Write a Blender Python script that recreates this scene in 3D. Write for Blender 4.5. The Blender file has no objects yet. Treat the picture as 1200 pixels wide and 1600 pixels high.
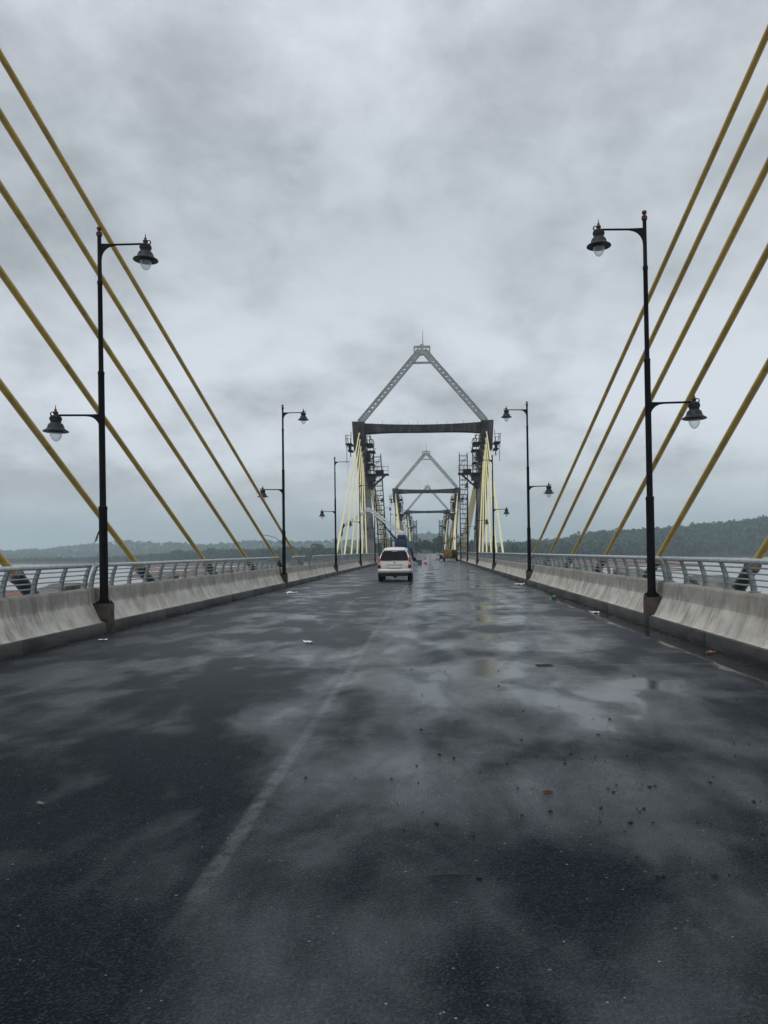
import bpy, bmesh, math, random
import numpy as np
from mathutils import Vector, Matrix, noise as mnoise
random.seed(7)
rng = np.random.default_rng(11)
S = bpy.context.scene
C = S.collection
R = math.radians
PI = math.pi

# ------------------------------------------------------------ camera
cam_d = bpy.data.cameras.new('camera')
cam = bpy.data.objects.new('camera', cam_d); C.objects.link(cam)
cam.location = (1.05, 0.0, 1.54)
cam.rotation_mode = 'XYZ'
cam.matrix_world = Matrix.Translation((1.05, 0, 1.54)) @ Matrix.Rotation(R(90), 4, 'X') @ Matrix.Rotation(-0.0125, 4, 'Z')
cam_d.lens = 27.0
cam_d.sensor_width = 36.0
cam_d.shift_x = -72 / 1600
cam_d.shift_y = 61 / 1600
cam_d.clip_end = 9000
cam_d.clip_start = 0.05
S.camera = cam

# ------------------------------------------------------------ exposure
S.view_settings.view_transform = 'Standard'
S.view_settings.look = 'None'
S.view_settings.exposure = 0.2
S.view_settings.gamma = 1.0
S.cycles.volume_bounces = 2
S.cycles.max_bounces = 8
S.cycles.use_denoising = True
S.cycles.denoiser = 'OPENIMAGEDENOISE'
S.cycles.denoising_input_passes = 'RGB_ALBEDO_NORMAL'
SUN_EL, SUN_ROT = R(58), R(215)

# ------------------------------------------------------------ node helpers
class NT:
    def __init__(s, tree):
        s.t = tree; s.n = tree.nodes; s.l = tree.links
    def new(s, typ, **kw):
        n = s.n.new(typ)
        for k, v in kw.items():
            setattr(n, k, v)
        return n
    def put(s, sock, v):
        if isinstance(v, bpy.types.NodeSocket): s.l.new(v, sock)
        elif v is not None:
            if hasattr(sock, 'default_value'):
                try: sock.default_value = v
                except Exception: sock.default_value = (*v, 1.0)
    def math(s, op, a, b=None, c=None, clamp=False):
        n = s.new('ShaderNodeMath', operation=op, use_clamp=clamp)
        s.put(n.inputs[0], a); s.put(n.inputs[1], b)
        if c is not None: s.put(n.inputs[2], c)
        return n.outputs[0]
    def mix(s, f, a, b, blend='MIX'):
        n = s.new('ShaderNodeMix', data_type='RGBA', blend_type=blend)
        s.put(n.inputs[0], f)
        for i, v in ((6, a), (7, b)):
            if isinstance(v, tuple) and len(v) == 3: v = (*v, 1.0)
            s.put(n.inputs[i], v)
        return n.outputs[2]
    def mixf(s, f, a, b):
        n = s.new('ShaderNodeMix', data_type='FLOAT')
        s.put(n.inputs[0], f); s.put(n.inputs[2], a); s.put(n.inputs[3], b)
        return n.outputs[0]
    def noise(s, vec, scale, detail=4, rough=.55, dist=0.0):
        n = s.new('ShaderNodeTexNoise')
        s.put(n.inputs['Vector'], vec); n.inputs['Scale'].default_value = scale
        n.inputs['Detail'].default_value = detail; n.inputs['Roughness'].default_value = rough
        n.inputs['Distortion'].default_value = dist
        return n.outputs['Fac']
    def mapr(s, v, a, b, c=0.0, d=1.0, smooth=True):
        n = s.new('ShaderNodeMapRange', interpolation_type='SMOOTHSTEP' if smooth else 'LINEAR', clamp=True)
        s.put(n.inputs[0], v)
        for i, x in ((1, a), (2, b), (3, c), (4, d)): s.put(n.inputs[i], x)
        return n.outputs[0]
    def scale(s, vec, sc, loc=(0, 0, 0)):
        n = s.new('ShaderNodeMapping')
        s.put(n.inputs[0], vec); n.inputs['Scale'].default_value = sc; n.inputs['Location'].default_value = loc
        return n.outputs[0]

# ------------------------------------------------------------ world: overcast sky over a Nishita base
W = bpy.data.worlds.new('World'); S.world = W; W.use_nodes = True
w = NT(W.node_tree); w.n.clear()
out = w.new('ShaderNodeOutputWorld'); bg = w.new('ShaderNodeBackground')
bg.inputs['Strength'].default_value = 0.1
w.l.new(bg.outputs[0], out.inputs[0])
sky = w.new('ShaderNodeTexSky', sky_type='NISHITA', sun_disc=False)
sky.sun_elevation = SUN_EL; sky.sun_rotation = SUN_ROT; sky.air_density = 1.0; sky.dust_density = 3.0
tc = w.new('ShaderNodeTexCoord')
sep = w.new('ShaderNodeSeparateXYZ'); w.l.new(tc.outputs['Generated'], sep.inputs[0])
zc = w.math('MAXIMUM', sep.outputs[2], 0.0)
den = w.math('ADD', zc, 0.34)
cmb = w.new('ShaderNodeCombineXYZ')
w.put(cmb.inputs[0], w.math('DIVIDE', sep.outputs[0], den))
w.put(cmb.inputs[1], w.math('DIVIDE', sep.outputs[1], den))
cv = cmb.outputs[0]
n1 = w.noise(w.scale(cv, (1, 1, 1), (3.1, 7.7, 0)), 1.35, 8, .56, .12)
n2 = w.noise(w.scale(cv, (1, .8, 1), (11.3, 2.2, 0)), 4.2, 8, .58, .2)
n3 = w.noise(w.scale(cv, (1, 1, 1), (5.3, 1.2, 4)), .55, 3, .5, .2)
cl = w.math('ADD', w.math('MULTIPLY', n1, .6), w.math('MULTIPLY', n2, .34))
cl = w.math('ADD', cl, w.math('MULTIPLY', n3, .35))
n4 = w.noise(w.scale(cv, (1, 1, 1), (1.3, 6.2, 2)), 10.0, 8, .62, .5)
cl = w.math('ADD', cl, w.math('MULTIPLY', w.math('SUBTRACT', n4, .5), .14))
cl = w.mapr(cl, .47, .75)
base = w.new('ShaderNodeValToRGB')       # how bright the deck of cloud is by elevation
w.l.new(zc, base.inputs[0])
e = base.color_ramp.elements
e[0].position = 0.0; e[0].color = (.33, .39, .425, 1)
e[1].position = 1.0; e[1].color = (.655, .69, .735, 1)
for p, c in ((.022, (.34, .395, .425)), (.075, (.50, .54, .575)), (.18, (.52, .555, .60)), (.26, (.50, .535, .58)), (.36, (.43, .467, .502)), (.46, (.455, .492, .53)), (.56, (.555, .585, .63))):
    el = base.color_ramp.elements.new(p); el.color = (*c, 1)
amp = w.mapr(zc, .0, .12, .25, 1.0)
gain = w.math('ADD', w.math('MULTIPLY', w.math('MULTIPLY', w.math('SUBTRACT', cl, .57), .56), amp), 1.0)
vm = w.new('ShaderNodeVectorMath', operation='SCALE')
w.put(vm.inputs[0], base.outputs[0]); w.put(vm.inputs['Scale'], w.math('MULTIPLY', gain, 10.0))
w.put(bg.inputs[0], w.mix(.95, sky.outputs[0], vm.outputs[0]))

# ------------------------------------------------------------ sun behind thick cloud
sd = bpy.data.lights.new('sun', 'SUN'); sd.energy = 0.6; sd.angle = R(25); sd.color = (1.0, .96, .9)
sun = bpy.data.objects.new('sun', sd); C.objects.link(sun)
_sv = Vector((math.sin(SUN_ROT) * math.cos(SUN_EL), math.cos(SUN_ROT) * math.cos(SUN_EL), math.sin(SUN_EL)))
sun.rotation_euler = _sv.to_track_quat('Z', 'Y').to_euler(); sun.location = _sv * 60

# ------------------------------------------------------------ material builder
def mat(name, c1, c2=None, rough=.6, scale=3.0, spec=.5, metal=0.0, stretch=(1, 1, 1), bump=0.0, bscale=40.0,
        lo=.35, hi=.65, coord='Object', rough2=None, extra=None):
    m = bpy.data.materials.new(name); m.use_nodes = True
    t = NT(m.node_tree); t.n.clear()
    o = t.new('ShaderNodeOutputMaterial'); b = t.new('ShaderNodeBsdfPrincipled')
    t.l.new(b.outputs[0], o.inputs[0])
    if coord == 'World': vec = t.new('ShaderNodeNewGeometry').outputs['Position']
    else: vec = t.new('ShaderNodeTexCoord').outputs['Object']
    c2 = c2 or tuple(x * .8 for x in c1)
    f = t.mapr(t.noise(t.scale(vec, stretch), scale, 6, .6), lo, hi)
    col = t.mix(f, c1, c2)
    if extra: col = extra(t, vec, col)
    t.put(b.inputs['Base Color'], col)
    t.put(b.inputs['Roughness'], t.mixf(f, rough, rough2 if rough2 is not None else min(1, rough * 1.15)))
    b.inputs['Metallic'].default_value = metal
    b.inputs['Specular IOR Level'].default_value = spec
    if bump:
        bn = t.new('ShaderNodeBump'); bn.inputs['Strength'].default_value = bump; bn.inputs['Distance'].default_value = .01
        t.put(bn.inputs['Height'], t.noise(vec, bscale, 5, .6)); t.l.new(bn.outputs[0], b.inputs['Normal'])
    return m

M = {}
def concrete_extra(t, vec, col):
    # run-off streaks down the faces, brown soil stains, pale laitance
    bl = t.noise(vec, 1.1, 5, .65)
    sz = t.new('ShaderNodeSeparateXYZ'); t.l.new(vec, sz.inputs[0])
    up = t.mapr(t.math('ADD', sz.outputs[2], t.math('MULTIPLY', t.math('SUBTRACT', t.noise(t.scale(vec, (1, 2.2, .4)), 1.6, 5, .65), .5), .45)), .50, .66)
    col = t.mix(t.math('MULTIPLY', up, .52), col, (.15, .14, .125))      # upright face: its weaker light put into the colour, plus grime; slope cleaner
    st = t.mapr(t.math('ADD', t.math('MULTIPLY', t.noise(t.scale(vec, (2.0, 5.0, .9)), 1.0, 6, .7), .7), t.math('MULTIPLY', bl, .3)), .44, .66)
    col = t.mix(t.math('MULTIPLY', st, .45), col, (.13, .12, .105))
    st2 = t.mapr(t.math('ADD', t.noise(t.scale(vec, (4.0, 15.0, 1.6), (3, 5, 1)), 1.0, 5, .65), t.math('MULTIPLY', t.math('SUBTRACT', bl, .5), .35)), .56, .70)
    col = t.mix(t.math('MULTIPLY', st2, .45), col, (.075, .075, .072))
    so = t.mapr(t.noise(t.scale(vec, (1, 1, 1), (4, 2, 0)), .55, 5, .65), .52, .75)
    col = t.mix(t.math('MULTIPLY', so, .45), col, (.26, .19, .13))
    return col
M['concrete'] = mat('barrier_concrete', (.60, .57, .505), (.46, .435, .39), .8, 2.2, .3, coord='World', bump=.35, bscale=25, extra=concrete_extra)
M['kerb'] = mat('wet_kerb_concrete', (.026, .026, .027), (.075, .072, .068), .5, 1.6, .4, coord='World', stretch=(1, 1, 3), bump=.4, bscale=18)
M['plinth'] = mat('plinth_concrete', (.085, .068, .058), (.045, .032, .027), .7, 3.5, .3, coord='World', bump=.4, bscale=30)
M['deck'] = mat('deck_concrete', (.2, .2, .195), (.12, .12, .12), .85, 1.2, .3, coord='World', bump=.3, bscale=15)
M['anchor'] = mat('anchor_concrete', (.22, .215, .20), (.11, .11, .105), .85, 2.5, .3, bump=.4, bscale=12)
def tower_extra(t, vec, col):
    s = t.mapr(t.noise(t.scale(vec, (2.5, 2.5, .18)), 1.0, 5, .65), .48, .7)
    return t.mix(t.math('MULTIPLY', s, .55), col, (.17, .17, .165))
M['tower_dark'] = mat('stained_concrete', (.028, .028, .03), (.06, .06, .062), .85, 1.1, .3, bump=.3, bscale=6, extra=tower_extra)
M['tower_leg'] = mat('leg_concrete', (.24, .24, .235), (.11, .11, .112), .85, .5, .3, bump=.3, bscale=6, extra=tower_extra)
M['steel_grey'] = mat('grey_painted_steel', (.36, .40, .39), (.27, .30, .30), .55, 1.5, .4)
M['galv'] = mat('galvanised_steel', (.36, .40, .405), (.24, .275, .285), .42, 9, .5, metal=.55, rough2=.6)
M['rail_pipe'] = mat('rail_pipe_steel', (.52, .56, .58), (.40, .44, .46), .36, 6, .5, metal=.5, rough2=.5)
M['rod'] = mat('rail_rod_steel', (.42, .45, .47), (.30, .33, .35), .4, 6, .5, metal=.5)
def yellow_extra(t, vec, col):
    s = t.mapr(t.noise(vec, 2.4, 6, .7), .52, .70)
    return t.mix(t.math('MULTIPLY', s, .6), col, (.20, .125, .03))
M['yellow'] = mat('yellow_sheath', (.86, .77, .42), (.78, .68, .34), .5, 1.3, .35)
M['yellow_shaded_worn'] = mat('shaded_weathered_yellow_sheath', (.60, .41, .095), (.44, .31, .085), .34, 1.1, .5, extra=yellow_extra)  # near fan darker: underside shade put into the colour, together with soil staining
M['sleeve'] = mat('anchor_pipe_steel', (.045, .05, .055), (.10, .105, .11), .45, 5, .5, metal=.3)
M['black'] = mat('black_lamp_paint', (.006, .007, .009), (.010, .011, .014), .6, 6, .15)
M['hood'] = mat('lantern_hood_paint', (.012, .016, .023), (.022, .026, .034), .5, 14, .35)
M['copper'] = mat('copper_finial', (.12, .045, .03), (.05, .03, .025), .5, 30, .5, metal=.4)
M['scaf'] = mat('scaffold_steel', (.022, .025, .03), (.05, .045, .042), .6, 4, .4)
M['scaf_hazed'] = mat('haze_tinted_scaffold_steel', (.05, .085, .105), (.035, .055, .07), .6, 3, .4)  # far scaffold: blue of the distance haze mixed into the steel colour
M['plank'] = mat('scaffold_plank', (.05, .042, .035), (.02, .02, .02), .85, 4, .2)
M['tyre'] = mat('tyre_rubber', (.012, .012, .013), (.02, .02, .02), .85, 12, .2)
M['rim'] = mat('wheel_rim', (.35, .36, .37), (.22, .23, .24), .4, 9, .5, metal=.7)
M['paint'] = mat('beige_silver_paint', (.74, .72, .67), (.68, .66, .61), .32, 4, .5, metal=.15)
M['paint'].node_tree.nodes['Principled BSDF'].inputs['Coat Weight'].default_value = .6
M['glass_dark'] = mat('tinted_glass', (.006, .008, .011), (.010, .012, .016), .10, 2, .22)
M['lamp_red'] = mat('red_lens', (.42, .018, .02), (.30, .012, .014), .18, 18, .5)
M['lamp_clear'] = mat('clear_lens', (.62, .50, .47), (.5, .35, .33), .18, 16, .5)
M['plate'] = mat('number_plate', (.62, .61, .56), (.5, .5, .45), .5, 10, .4)
M['trim'] = mat('black_plastic', (.014, .014, .015), (.022, .022, .023), .6, 10, .3)
M['chrome'] = mat('chrome_trim', (.5, .5, .5), (.4, .4, .4), .2, 10, .5, metal=1)
M['blue'] = mat('blue_machine_paint', (.012, .028, .075), (.02, .04, .09), .45, 2, .5)
M['blue_light'] = mat('pale_blue_paint', (.10, .17, .23), (.06, .11, .16), .5, 2, .5)
M['boom_white'] = mat('white_boom_paint', (.78, .80, .80), (.60, .62, .64), .5, 1.5, .4)
M['mustard'] = mat('mustard_paint', (.36, .21, .06), (.20, .12, .045), .6, 1.8, .4)
M['rust_dark'] = mat('dark_rusty_steel', (.035, .028, .024), (.06, .04, .03), .75, 2.5, .3)
M['cone'] = mat('orange_cone_plastic', (.62, .07, .03), (.5, .05, .025), .5, 8, .4)
M['white'] = mat('white_plastic', (.75, .76, .76), (.6, .6, .6), .5, 8, .4)
M['green'] = mat('green_plastic', (.02, .20, .09), (.015, .12, .06), .3, 8, .5)
M['leaf_dry'] = mat('dry_leaf', (.36, .14, .05), (.2, .08, .03), .7, 8, .3)
M['orange'] = mat('orange_plastic', (.22, .05, .022), (.08, .03, .02), .6, 30, .3)
M['dirt'] = mat('wet_dirt', (.012, .011, .011), (.03, .027, .024), .7, 20, .3)
M['grit'] = mat('pale_grit', (.17, .17, .17), (.10, .10, .10), .7, 20, .3)
M['wire'] = mat('black_wire', (.012, .012, .013), None, .6, 5, .3)
M['bark'] = mat('bark', (.06, .05, .042), (.035, .03, .026), .9, 3, .2)
M['cable_grip'] = mat('rubber_collar', (.03, .03, .032), (.05, .048, .045), .7, 5, .3)
def leaf_mat(name, a, b, s):
    m = mat(name, a, b, .75, s, .2, coord='World', lo=.3, hi=.7)
    return m
M['leaf'] = leaf_mat('forest_leaves', (.010, .032, .024), (.042, .070, .034), .05)
M['leaf2'] = leaf_mat('tree_leaves', (.014, .034, .022), (.030, .052, .026), .4)

gm = bpy.data.materials.new('lamp_globe'); gm.use_nodes = True
t = NT(gm.node_tree); t.n.clear()
o = t.new('ShaderNodeOutputMaterial'); g = t.new('ShaderNodeBsdfPrincipled'); tr = t.new('ShaderNodeBsdfTransparent'); mx = t.new('ShaderNodeMixShader')
g.inputs['Roughness'].default_value = .12
t.put(g.inputs['Base Color'], t.mix(t.noise(t.new('ShaderNodeTexCoord').outputs['Object'], 9), (.80, .84, .84), (.70, .76, .77)))
tr.inputs[0].default_value = (.93, .97, .97, 1)
lw = t.new('ShaderNodeLayerWeight'); lw.inputs[0].default_value = .35
t.put(mx.inputs[0], t.mapr(lw.outputs['Facing'], 0, 1, .22, .75, False))
t.l.new(tr.outputs[0], mx.inputs[1]); t.l.new(g.outputs[0], mx.inputs[2]); t.l.new(mx.outputs[0], o.inputs[0])
M['globe'] = gm

# ------------------------------------------------------------ wet asphalt
def asphalt():
    m = bpy.data.materials.new('wet_asphalt'); m.use_nodes = True
    t = NT(m.node_tree); t.n.clear()
    o = t.new('ShaderNodeOutputMaterial'); b = t.new('ShaderNodeBsdfPrincipled'); t.l.new(b.outputs[0], o.inputs[0])
    P = t.new('ShaderNodeNewGeometry').outputs['Position']
    sp = t.new('ShaderNodeSeparateXYZ'); t.l.new(P, sp.inputs[0])
    X, Y = sp.outputs[0], sp.outputs[1]
    # where the damp film lies: broad shallow hollows, more of them right of the centre line
    big = t.noise(t.scale(P, (.50, .40, 1), (2.3, 4.1, 0)), 1.0, 2, .5, .5)
    med = t.noise(t.scale(P, (1.6, .72, 1), (7.9, 1.4, 0)), 1.0, 3, .5, .5)
    sm = t.noise(t.scale(P, (6, 5, 1)), 1.0, 3, .6, .4)
    film = t.math('ADD', t.math('MULTIPLY', big, .46), t.math('ADD', t.math('MULTIPLY', med, .44), t.math('MULTIPLY', sm, .10)))
    right = t.math('SUBTRACT', t.mapr(X, -.8, .9, 0, .088), t.mapr(X, 3.5, 4.7, 0, .09))
    far = t.mapr(Y, 3.0, 9.0, -.085, .02)
    # strips between the wheel tracks hold more water, the tracks themselves are rolled dark
    l1 = t.mapr(t.math('ABSOLUTE', t.math('SUBTRACT', X, .40)), .12, .55, .06, 0)
    l2 = t.mapr(t.math('ABSOLUTE', t.math('SUBTRACT', X, 1.05)), .10, .45, -.05, 0)
    l3 = t.mapr(t.math('ABSOLUTE', t.math('SUBTRACT', X, -2.6)), .2, 1.2, .03, 0)
    lane = t.math('MULTIPLY', t.math('ADD', l1, t.math('ADD', l2, l3)), t.mapr(Y, 7, 14))
    film = t.math('ADD', t.math('ADD', film, lane), t.math('ADD', right, far))
    gr = t.math('SUBTRACT', t.noise(P, 70, 3, .75), .5)           # stones stand out of the film grain by grain
    film = t.math('ADD', film, t.math('MULTIPLY', gr, .22))
    wet = t.mapr(film, .40, .62)
    wet = t.math('MAXIMUM', wet, t.mapr(Y, 4.5, 15.0, 0, .5))
    pool = t.mapr(film, .49, .68)
    core = t.mapr(film, .565, .69)
    # standing water along the right-hand kerb
    ed = t.math('ADD', X, t.math('MULTIPLY', t.math('SUBTRACT', t.noise(t.scale(P, (.4, .55, 1)), 1.0, 4, .6), .5), 1.1))
    gut = t.math('MULTIPLY', t.mapr(ed, 4.72, 4.86), t.mapr(Y, 34, 22, 0, 1))
    gutL = t.mapr(ed, -4.95, -5.15)
    # aggregate
    ag = t.new('ShaderNodeTexVoronoi'); ag.inputs['Scale'].default_value = 115; t.l.new(P, ag.inputs['Vector'])
    agc = t.new('ShaderNodeSeparateColor'); t.l.new(ag.outputs['Color'], agc.inputs[0])
    fine = t.noise(P, 210, 3, .7)
    blot = t.mapr(t.noise(P, .9, 6, .65), .3, .7)
    col = t.mix(blot, (.0046, .0084, .0140), (.0095, .0150, .0220))
    stone = t.mapr(agc.outputs[0], .62, 1.0, 0, 1, False)
    col = t.mix(t.math('MULTIPLY', stone, .9), col, (.040, .050, .060))
    pit = t.mapr(agc.outputs[2], .0, .3, 1, 0, False)
    col = t.mix(t.math('MULTIPLY', pit, .6), col, (.004, .005, .007))
    spk = t.mapr(agc.outputs[1], .9985, .9995)
    col = t.mix(t.math('MULTIPLY', spk, .8), col, (.30, .31, .31))
    # dust dried out beside the film, dark soaked lanes
    dust = t.mapr(t.noise(t.scale(P, (.8, .4, 1), (1, 9, 0)), 1.0, 6, .65), .5, .72)
    col = t.mix(t.math('MULTIPLY', dust, .2), col, (.030, .035, .042))
    # worn centre line
    wob = t.math('MULTIPLY', t.math('SUBTRACT', t.noise(P, 1.3, 4, .6), .5), .05)
    dx = t.math('ABSOLUTE', t.math('ADD', t.math('ADD', X, wob), .02))
    ln = t.mapr(dx, .02, .065, 1, 0)
    wear = t.mapr(t.noise(P, 9, 6, .75), .30, .66)
    wear2 = t.mapr(t.noise(t.scale(P, (.3, .28, 1), (4, .5, 0)), 1.0, 3, .6), .22, .5)
    ln = t.math('MULTIPLY', ln, t.math('MULTIPLY', wear, wear2))
    ln = t.math('MULTIPLY', ln, t.mapr(Y, 2.6, 4.2))
    col = t.mix(t.math('MULTIPLY', ln, .7), col, (.14, .16, .165))
    # construction joint
    jw = t.math('MULTIPLY', t.math('SUBTRACT', t.noise(t.scale(P, (.8, .1, 1)), 1.0, 3, .5), .5), .3)
    jd = t.math('ABSOLUTE', t.math('SUBTRACT', t.math('ADD', Y, jw), 10.2))
    jn = t.math('MULTIPLY', t.mapr(jd, .02, .05, 1, 0), t.mapr(X, -.5, .6))
    col = t.mix(t.math('MULTIPLY', jn, .4), col, (.16, .165, .165))
    # muddy silt in the gutter pools
    col = t.mix(t.math('MULTIPLY', gut, .75), col, (.016, .016, .016))
    t.put(b.inputs['Base Color'], col)
    ro = t.mixf(wet, .50, .36)
    ro = t.mixf(pool, ro, .22)
    ro = t.mixf(core, ro, .10)
    ro = t.math('MAXIMUM', t.mixf(gut, ro, .045), .03)
    t.put(b.inputs['Roughness'], ro)
    b.inputs['Specular Tint'].default_value = (.86, .96, 1.0, 1)
    b.inputs['IOR'].default_value = 1.42
    sl = t.mixf(wet, .045, .55)
    sl = t.mixf(pool, sl, 1.0)
    t.put(b.inputs['Specular IOR Level'], t.mixf(gut, sl, .62))
    bn = t.new('ShaderNodeBump'); bn.inputs['Distance'].default_value = .007
    dry = t.math('SUBTRACT', 1.0, t.math('MAXIMUM', t.math('ADD', t.math('MULTIPLY', pool, .70), t.math('MULTIPLY', core, .25)), gut))
    t.put(bn.inputs['Strength'], t.math('MULTIPLY', dry, 1.0))
    h = t.math('ADD', t.math('MULTIPLY', ag.outputs['Distance'], -1.0), t.math('MULTIPLY', fine, .6))
    t.put(bn.inputs['Height'], h)
    bn2 = t.new('ShaderNodeBump'); bn2.inputs['Distance'].default_value = .03
    bn2.inputs['Strength'].default_value = .09
    t.put(bn2.inputs['Height'], t.noise(P, 2.2, 4, .6)); t.l.new(bn.outputs[0], bn2.inputs['Normal'])
    nm = t.new('ShaderNodeMix', data_type='VECTOR')
    t.put(nm.inputs[0], gut); t.l.new(bn2.outputs[0], nm.inputs[4])
    t.l.new(t.new('ShaderNodeNewGeometry').outputs['Normal'], nm.inputs[5])
    t.l.new(nm.outputs[1], b.inputs['Normal'])
    return m
M['asphalt'] = asphalt()

# ------------------------------------------------------------ mesh builder
class MB:
    def __init__(s): s.v = []; s.f = []
    def add(s, vs, fs, mtx=None):
        k = len(s.v)
        s.v += [tuple(mtx @ Vector(p)) if mtx else tuple(p) for p in vs]
        s.f += [tuple(i + k for i in f) for f in fs]
        return s
    def box(s, x0, x1, y0, y1, z0, z1, mtx=None):
        vs = [(x, y, z) for z in (z0, z1) for y in (y0, y1) for x in (x0, x1)]
        return s.add(vs, [(0, 2, 3, 1), (4, 5, 7, 6), (0, 1, 5, 4), (2, 6, 7, 3), (0, 4, 6, 2), (1, 3, 7, 5)], mtx)
    def rbox(s, x0, x1, y0, y1, z0, z1, r, mtx=None):
        bm = bmesh.new(); bmesh.ops.create_cube(bm, size=1)
        bmesh.ops.scale(bm, vec=(x1 - x0, y1 - y0, z1 - z0), verts=bm.verts)
        bmesh.ops.translate(bm, vec=((x0 + x1) / 2, (y0 + y1) / 2, (z0 + z1) / 2), verts=bm.verts)
        bmesh.ops.bevel(bm, geom=bm.edges[:], offset=r, segments=2, profile=.5, affect='EDGES')
        bm.verts.index_update()
        s.add([v.co for v in bm.verts], [[v.index for v in f.verts] for f in bm.faces], mtx); bm.free()
        return s
    def tube(s, pts, r, n=8, cap=True):
        pts = [Vector(p) for p in pts]
        rs = r if isinstance(r, (list, tuple)) else [r] * len(pts)
        k = len(s.v); ref = None
        for i, p in enumerate(pts):
            a = pts[max(0, i - 1)]; b = pts[min(len(pts) - 1, i + 1)]
            d = (b - a).normalized()
            if ref is None:
                ref = d.orthogonal().normalized()
                if abs(d.z) < .9: ref = (Vector((0, 0, 1)) - d * d.z).normalized()
            ref = (ref - d * ref.dot(d)).normalized(); q = d.cross(ref)
            for j in range(n):
                a_ = 2 * PI * j / n
                s.v.append(tuple(p + (ref * math.cos(a_) + q * math.sin(a_)) * rs[i]))
        for i in range(len(pts) - 1):
            for j in range(n):
                s.f.append((k + i * n + j, k + i * n + (j + 1) % n, k + (i + 1) * n + (j + 1) % n, k + (i + 1) * n + j))
        if cap:
            s.f.append(tuple(k + j for j in reversed(range(n))))
            s.f.append(tuple(k + (len(pts) - 1) * n + j for j in range(n)))
        return s
    def lathe(s, prof, n=20, mtx=None):
        vs = []; fs = []
        for (r, z) in prof:
            for j in range(n):
                vs.append((r * math.cos(2 * PI * j / n), r * math.sin(2 * PI * j / n), z))
        for i in range(len(prof) - 1):
            for j in range(n):
                fs.append((i * n + j, i * n + (j + 1) % n, (i + 1) * n + (j + 1) % n, (i + 1) * n + j))
        fs.append(tuple(reversed(range(n)))); fs.append(tuple((len(prof) - 1) * n + j for j in range(n)))
        return s.add(vs, fs, mtx)
    def prism(s, poly, axis, a, b, mtx=None):
        # poly: 2-D outline, extruded along axis from a to b
        def P(u, v, c): return {'x': (c, u, v), 'y': (u, c, v), 'z': (u, v, c)}[axis]
        n = len(poly)
        vs = [P(u, v, a) for u, v in poly] + [P(u, v, b) for u, v in poly]
        fs = [tuple(range(n)), tuple(reversed(range(n, 2 * n)))] + [(i, i + n, (i + 1) % n + n, (i + 1) % n) for i in range(n)]
        return s.add(vs, fs, mtx)
    def beam(s, p, q, wd, ht):
        # square bar between two points
        p = Vector(p); q = Vector(q); d = q - p; L = d.length; d.normalize()
        side = d.cross(Vector((0, 0, 1)))
        side = Vector((1, 0, 0)) if side.length < 1e-4 else side.normalized()
        up = side.cross(d)
        m = Matrix((side, d, up)).transposed().to_4x4(); m.translation = p
        return s.box(-wd / 2, wd / 2, 0, L, -ht / 2, ht / 2, m)
    def mesh(s, name, material, smooth=True, angle=35):
        me = bpy.data.meshes.new(name); me.from_pydata(s.v, [], s.f)
        bm = bmesh.new(); bm.from_mesh(me); bmesh.ops.recalc_face_normals(bm, faces=bm.faces); bm.to_mesh(me); bm.free()
        me.materials.append(material)
        if smooth:
            me.shade_smooth(); me.set_sharp_from_angle(angle=R(angle))
        return me
    def build(s, name, material, parent=None, smooth=True, angle=35):
        return link(name, s.mesh(name, material, smooth, angle), parent)

def link(name, data, parent=None, loc=None, rot=None):
    o = bpy.data.objects.new(name, data); C.objects.link(o)
    if parent: o.parent = parent
    if loc: o.location = loc
    if rot is not None: o.rotation_euler = (0, 0, rot)
    return o
def tag(o, label, cat, group=None, kind=None):
    if label: o['label'] = label
    if cat: o['category'] = cat
    if group: o['group'] = group
    if kind: o['kind'] = kind
    return o
def thing(name, label, cat, loc=(0, 0, 0), rot=0, group=None):
    o = bpy.data.objects.new(name, None); o.empty_display_size = .2; C.objects.link(o)
    o.location = loc; o.rotation_euler = (0, 0, rot)
    return tag(o, label, cat, group)
def copy_tree(o, parent=None):
    c = o.copy(); C.objects.link(c)
    if parent: c.parent = parent
    for ch in list(o.children): copy_tree(ch, c)
    return c
def place(src, first, label, loc, rot=0):
    c = src if first else copy_tree(src)
    c.location = loc; c.rotation_euler = (0, 0, rot); c['label'] = label
    return c
ORD = ['first', 'second', 'third', 'fourth', 'fifth', 'sixth', 'seventh', 'eighth', 'ninth', 'tenth', 'eleventh', 'twelfth',
       'thirteenth', 'fourteenth', 'fifteenth', 'sixteenth', 'seventeenth', 'eighteenth', 'nineteenth', 'twentieth',
       'twenty-first', 'twenty-second', 'twenty-third', 'twenty-fourth', 'twenty-fifth', 'twenty-sixth']

# ------------------------------------------------------------ setting: road, deck
Y_END = 486.0
def sheet(name, x0, x1, y0, y1, z, material):
    m = MB(); m.add([(x0, y0, z), (x1, y0, z), (x1, y1, z), (x0, y1, z)], [(0, 1, 2, 3)])
    o = m.build(name, material, smooth=False); o['kind'] = 'structure'; return o
sheet('road', -5.36, 5.36, -30, Y_END + 40, 0.0, M['asphalt'])
d = MB()
d.box(-6.55, 7.05, -30, Y_END, -.75, -.02)
d.box(-5.0, 5.4, -30, Y_END, -2.2, -.75)
_dk = d.build('bridge_deck', M['deck'], smooth=False); _dk['kind'] = 'structure'

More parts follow.
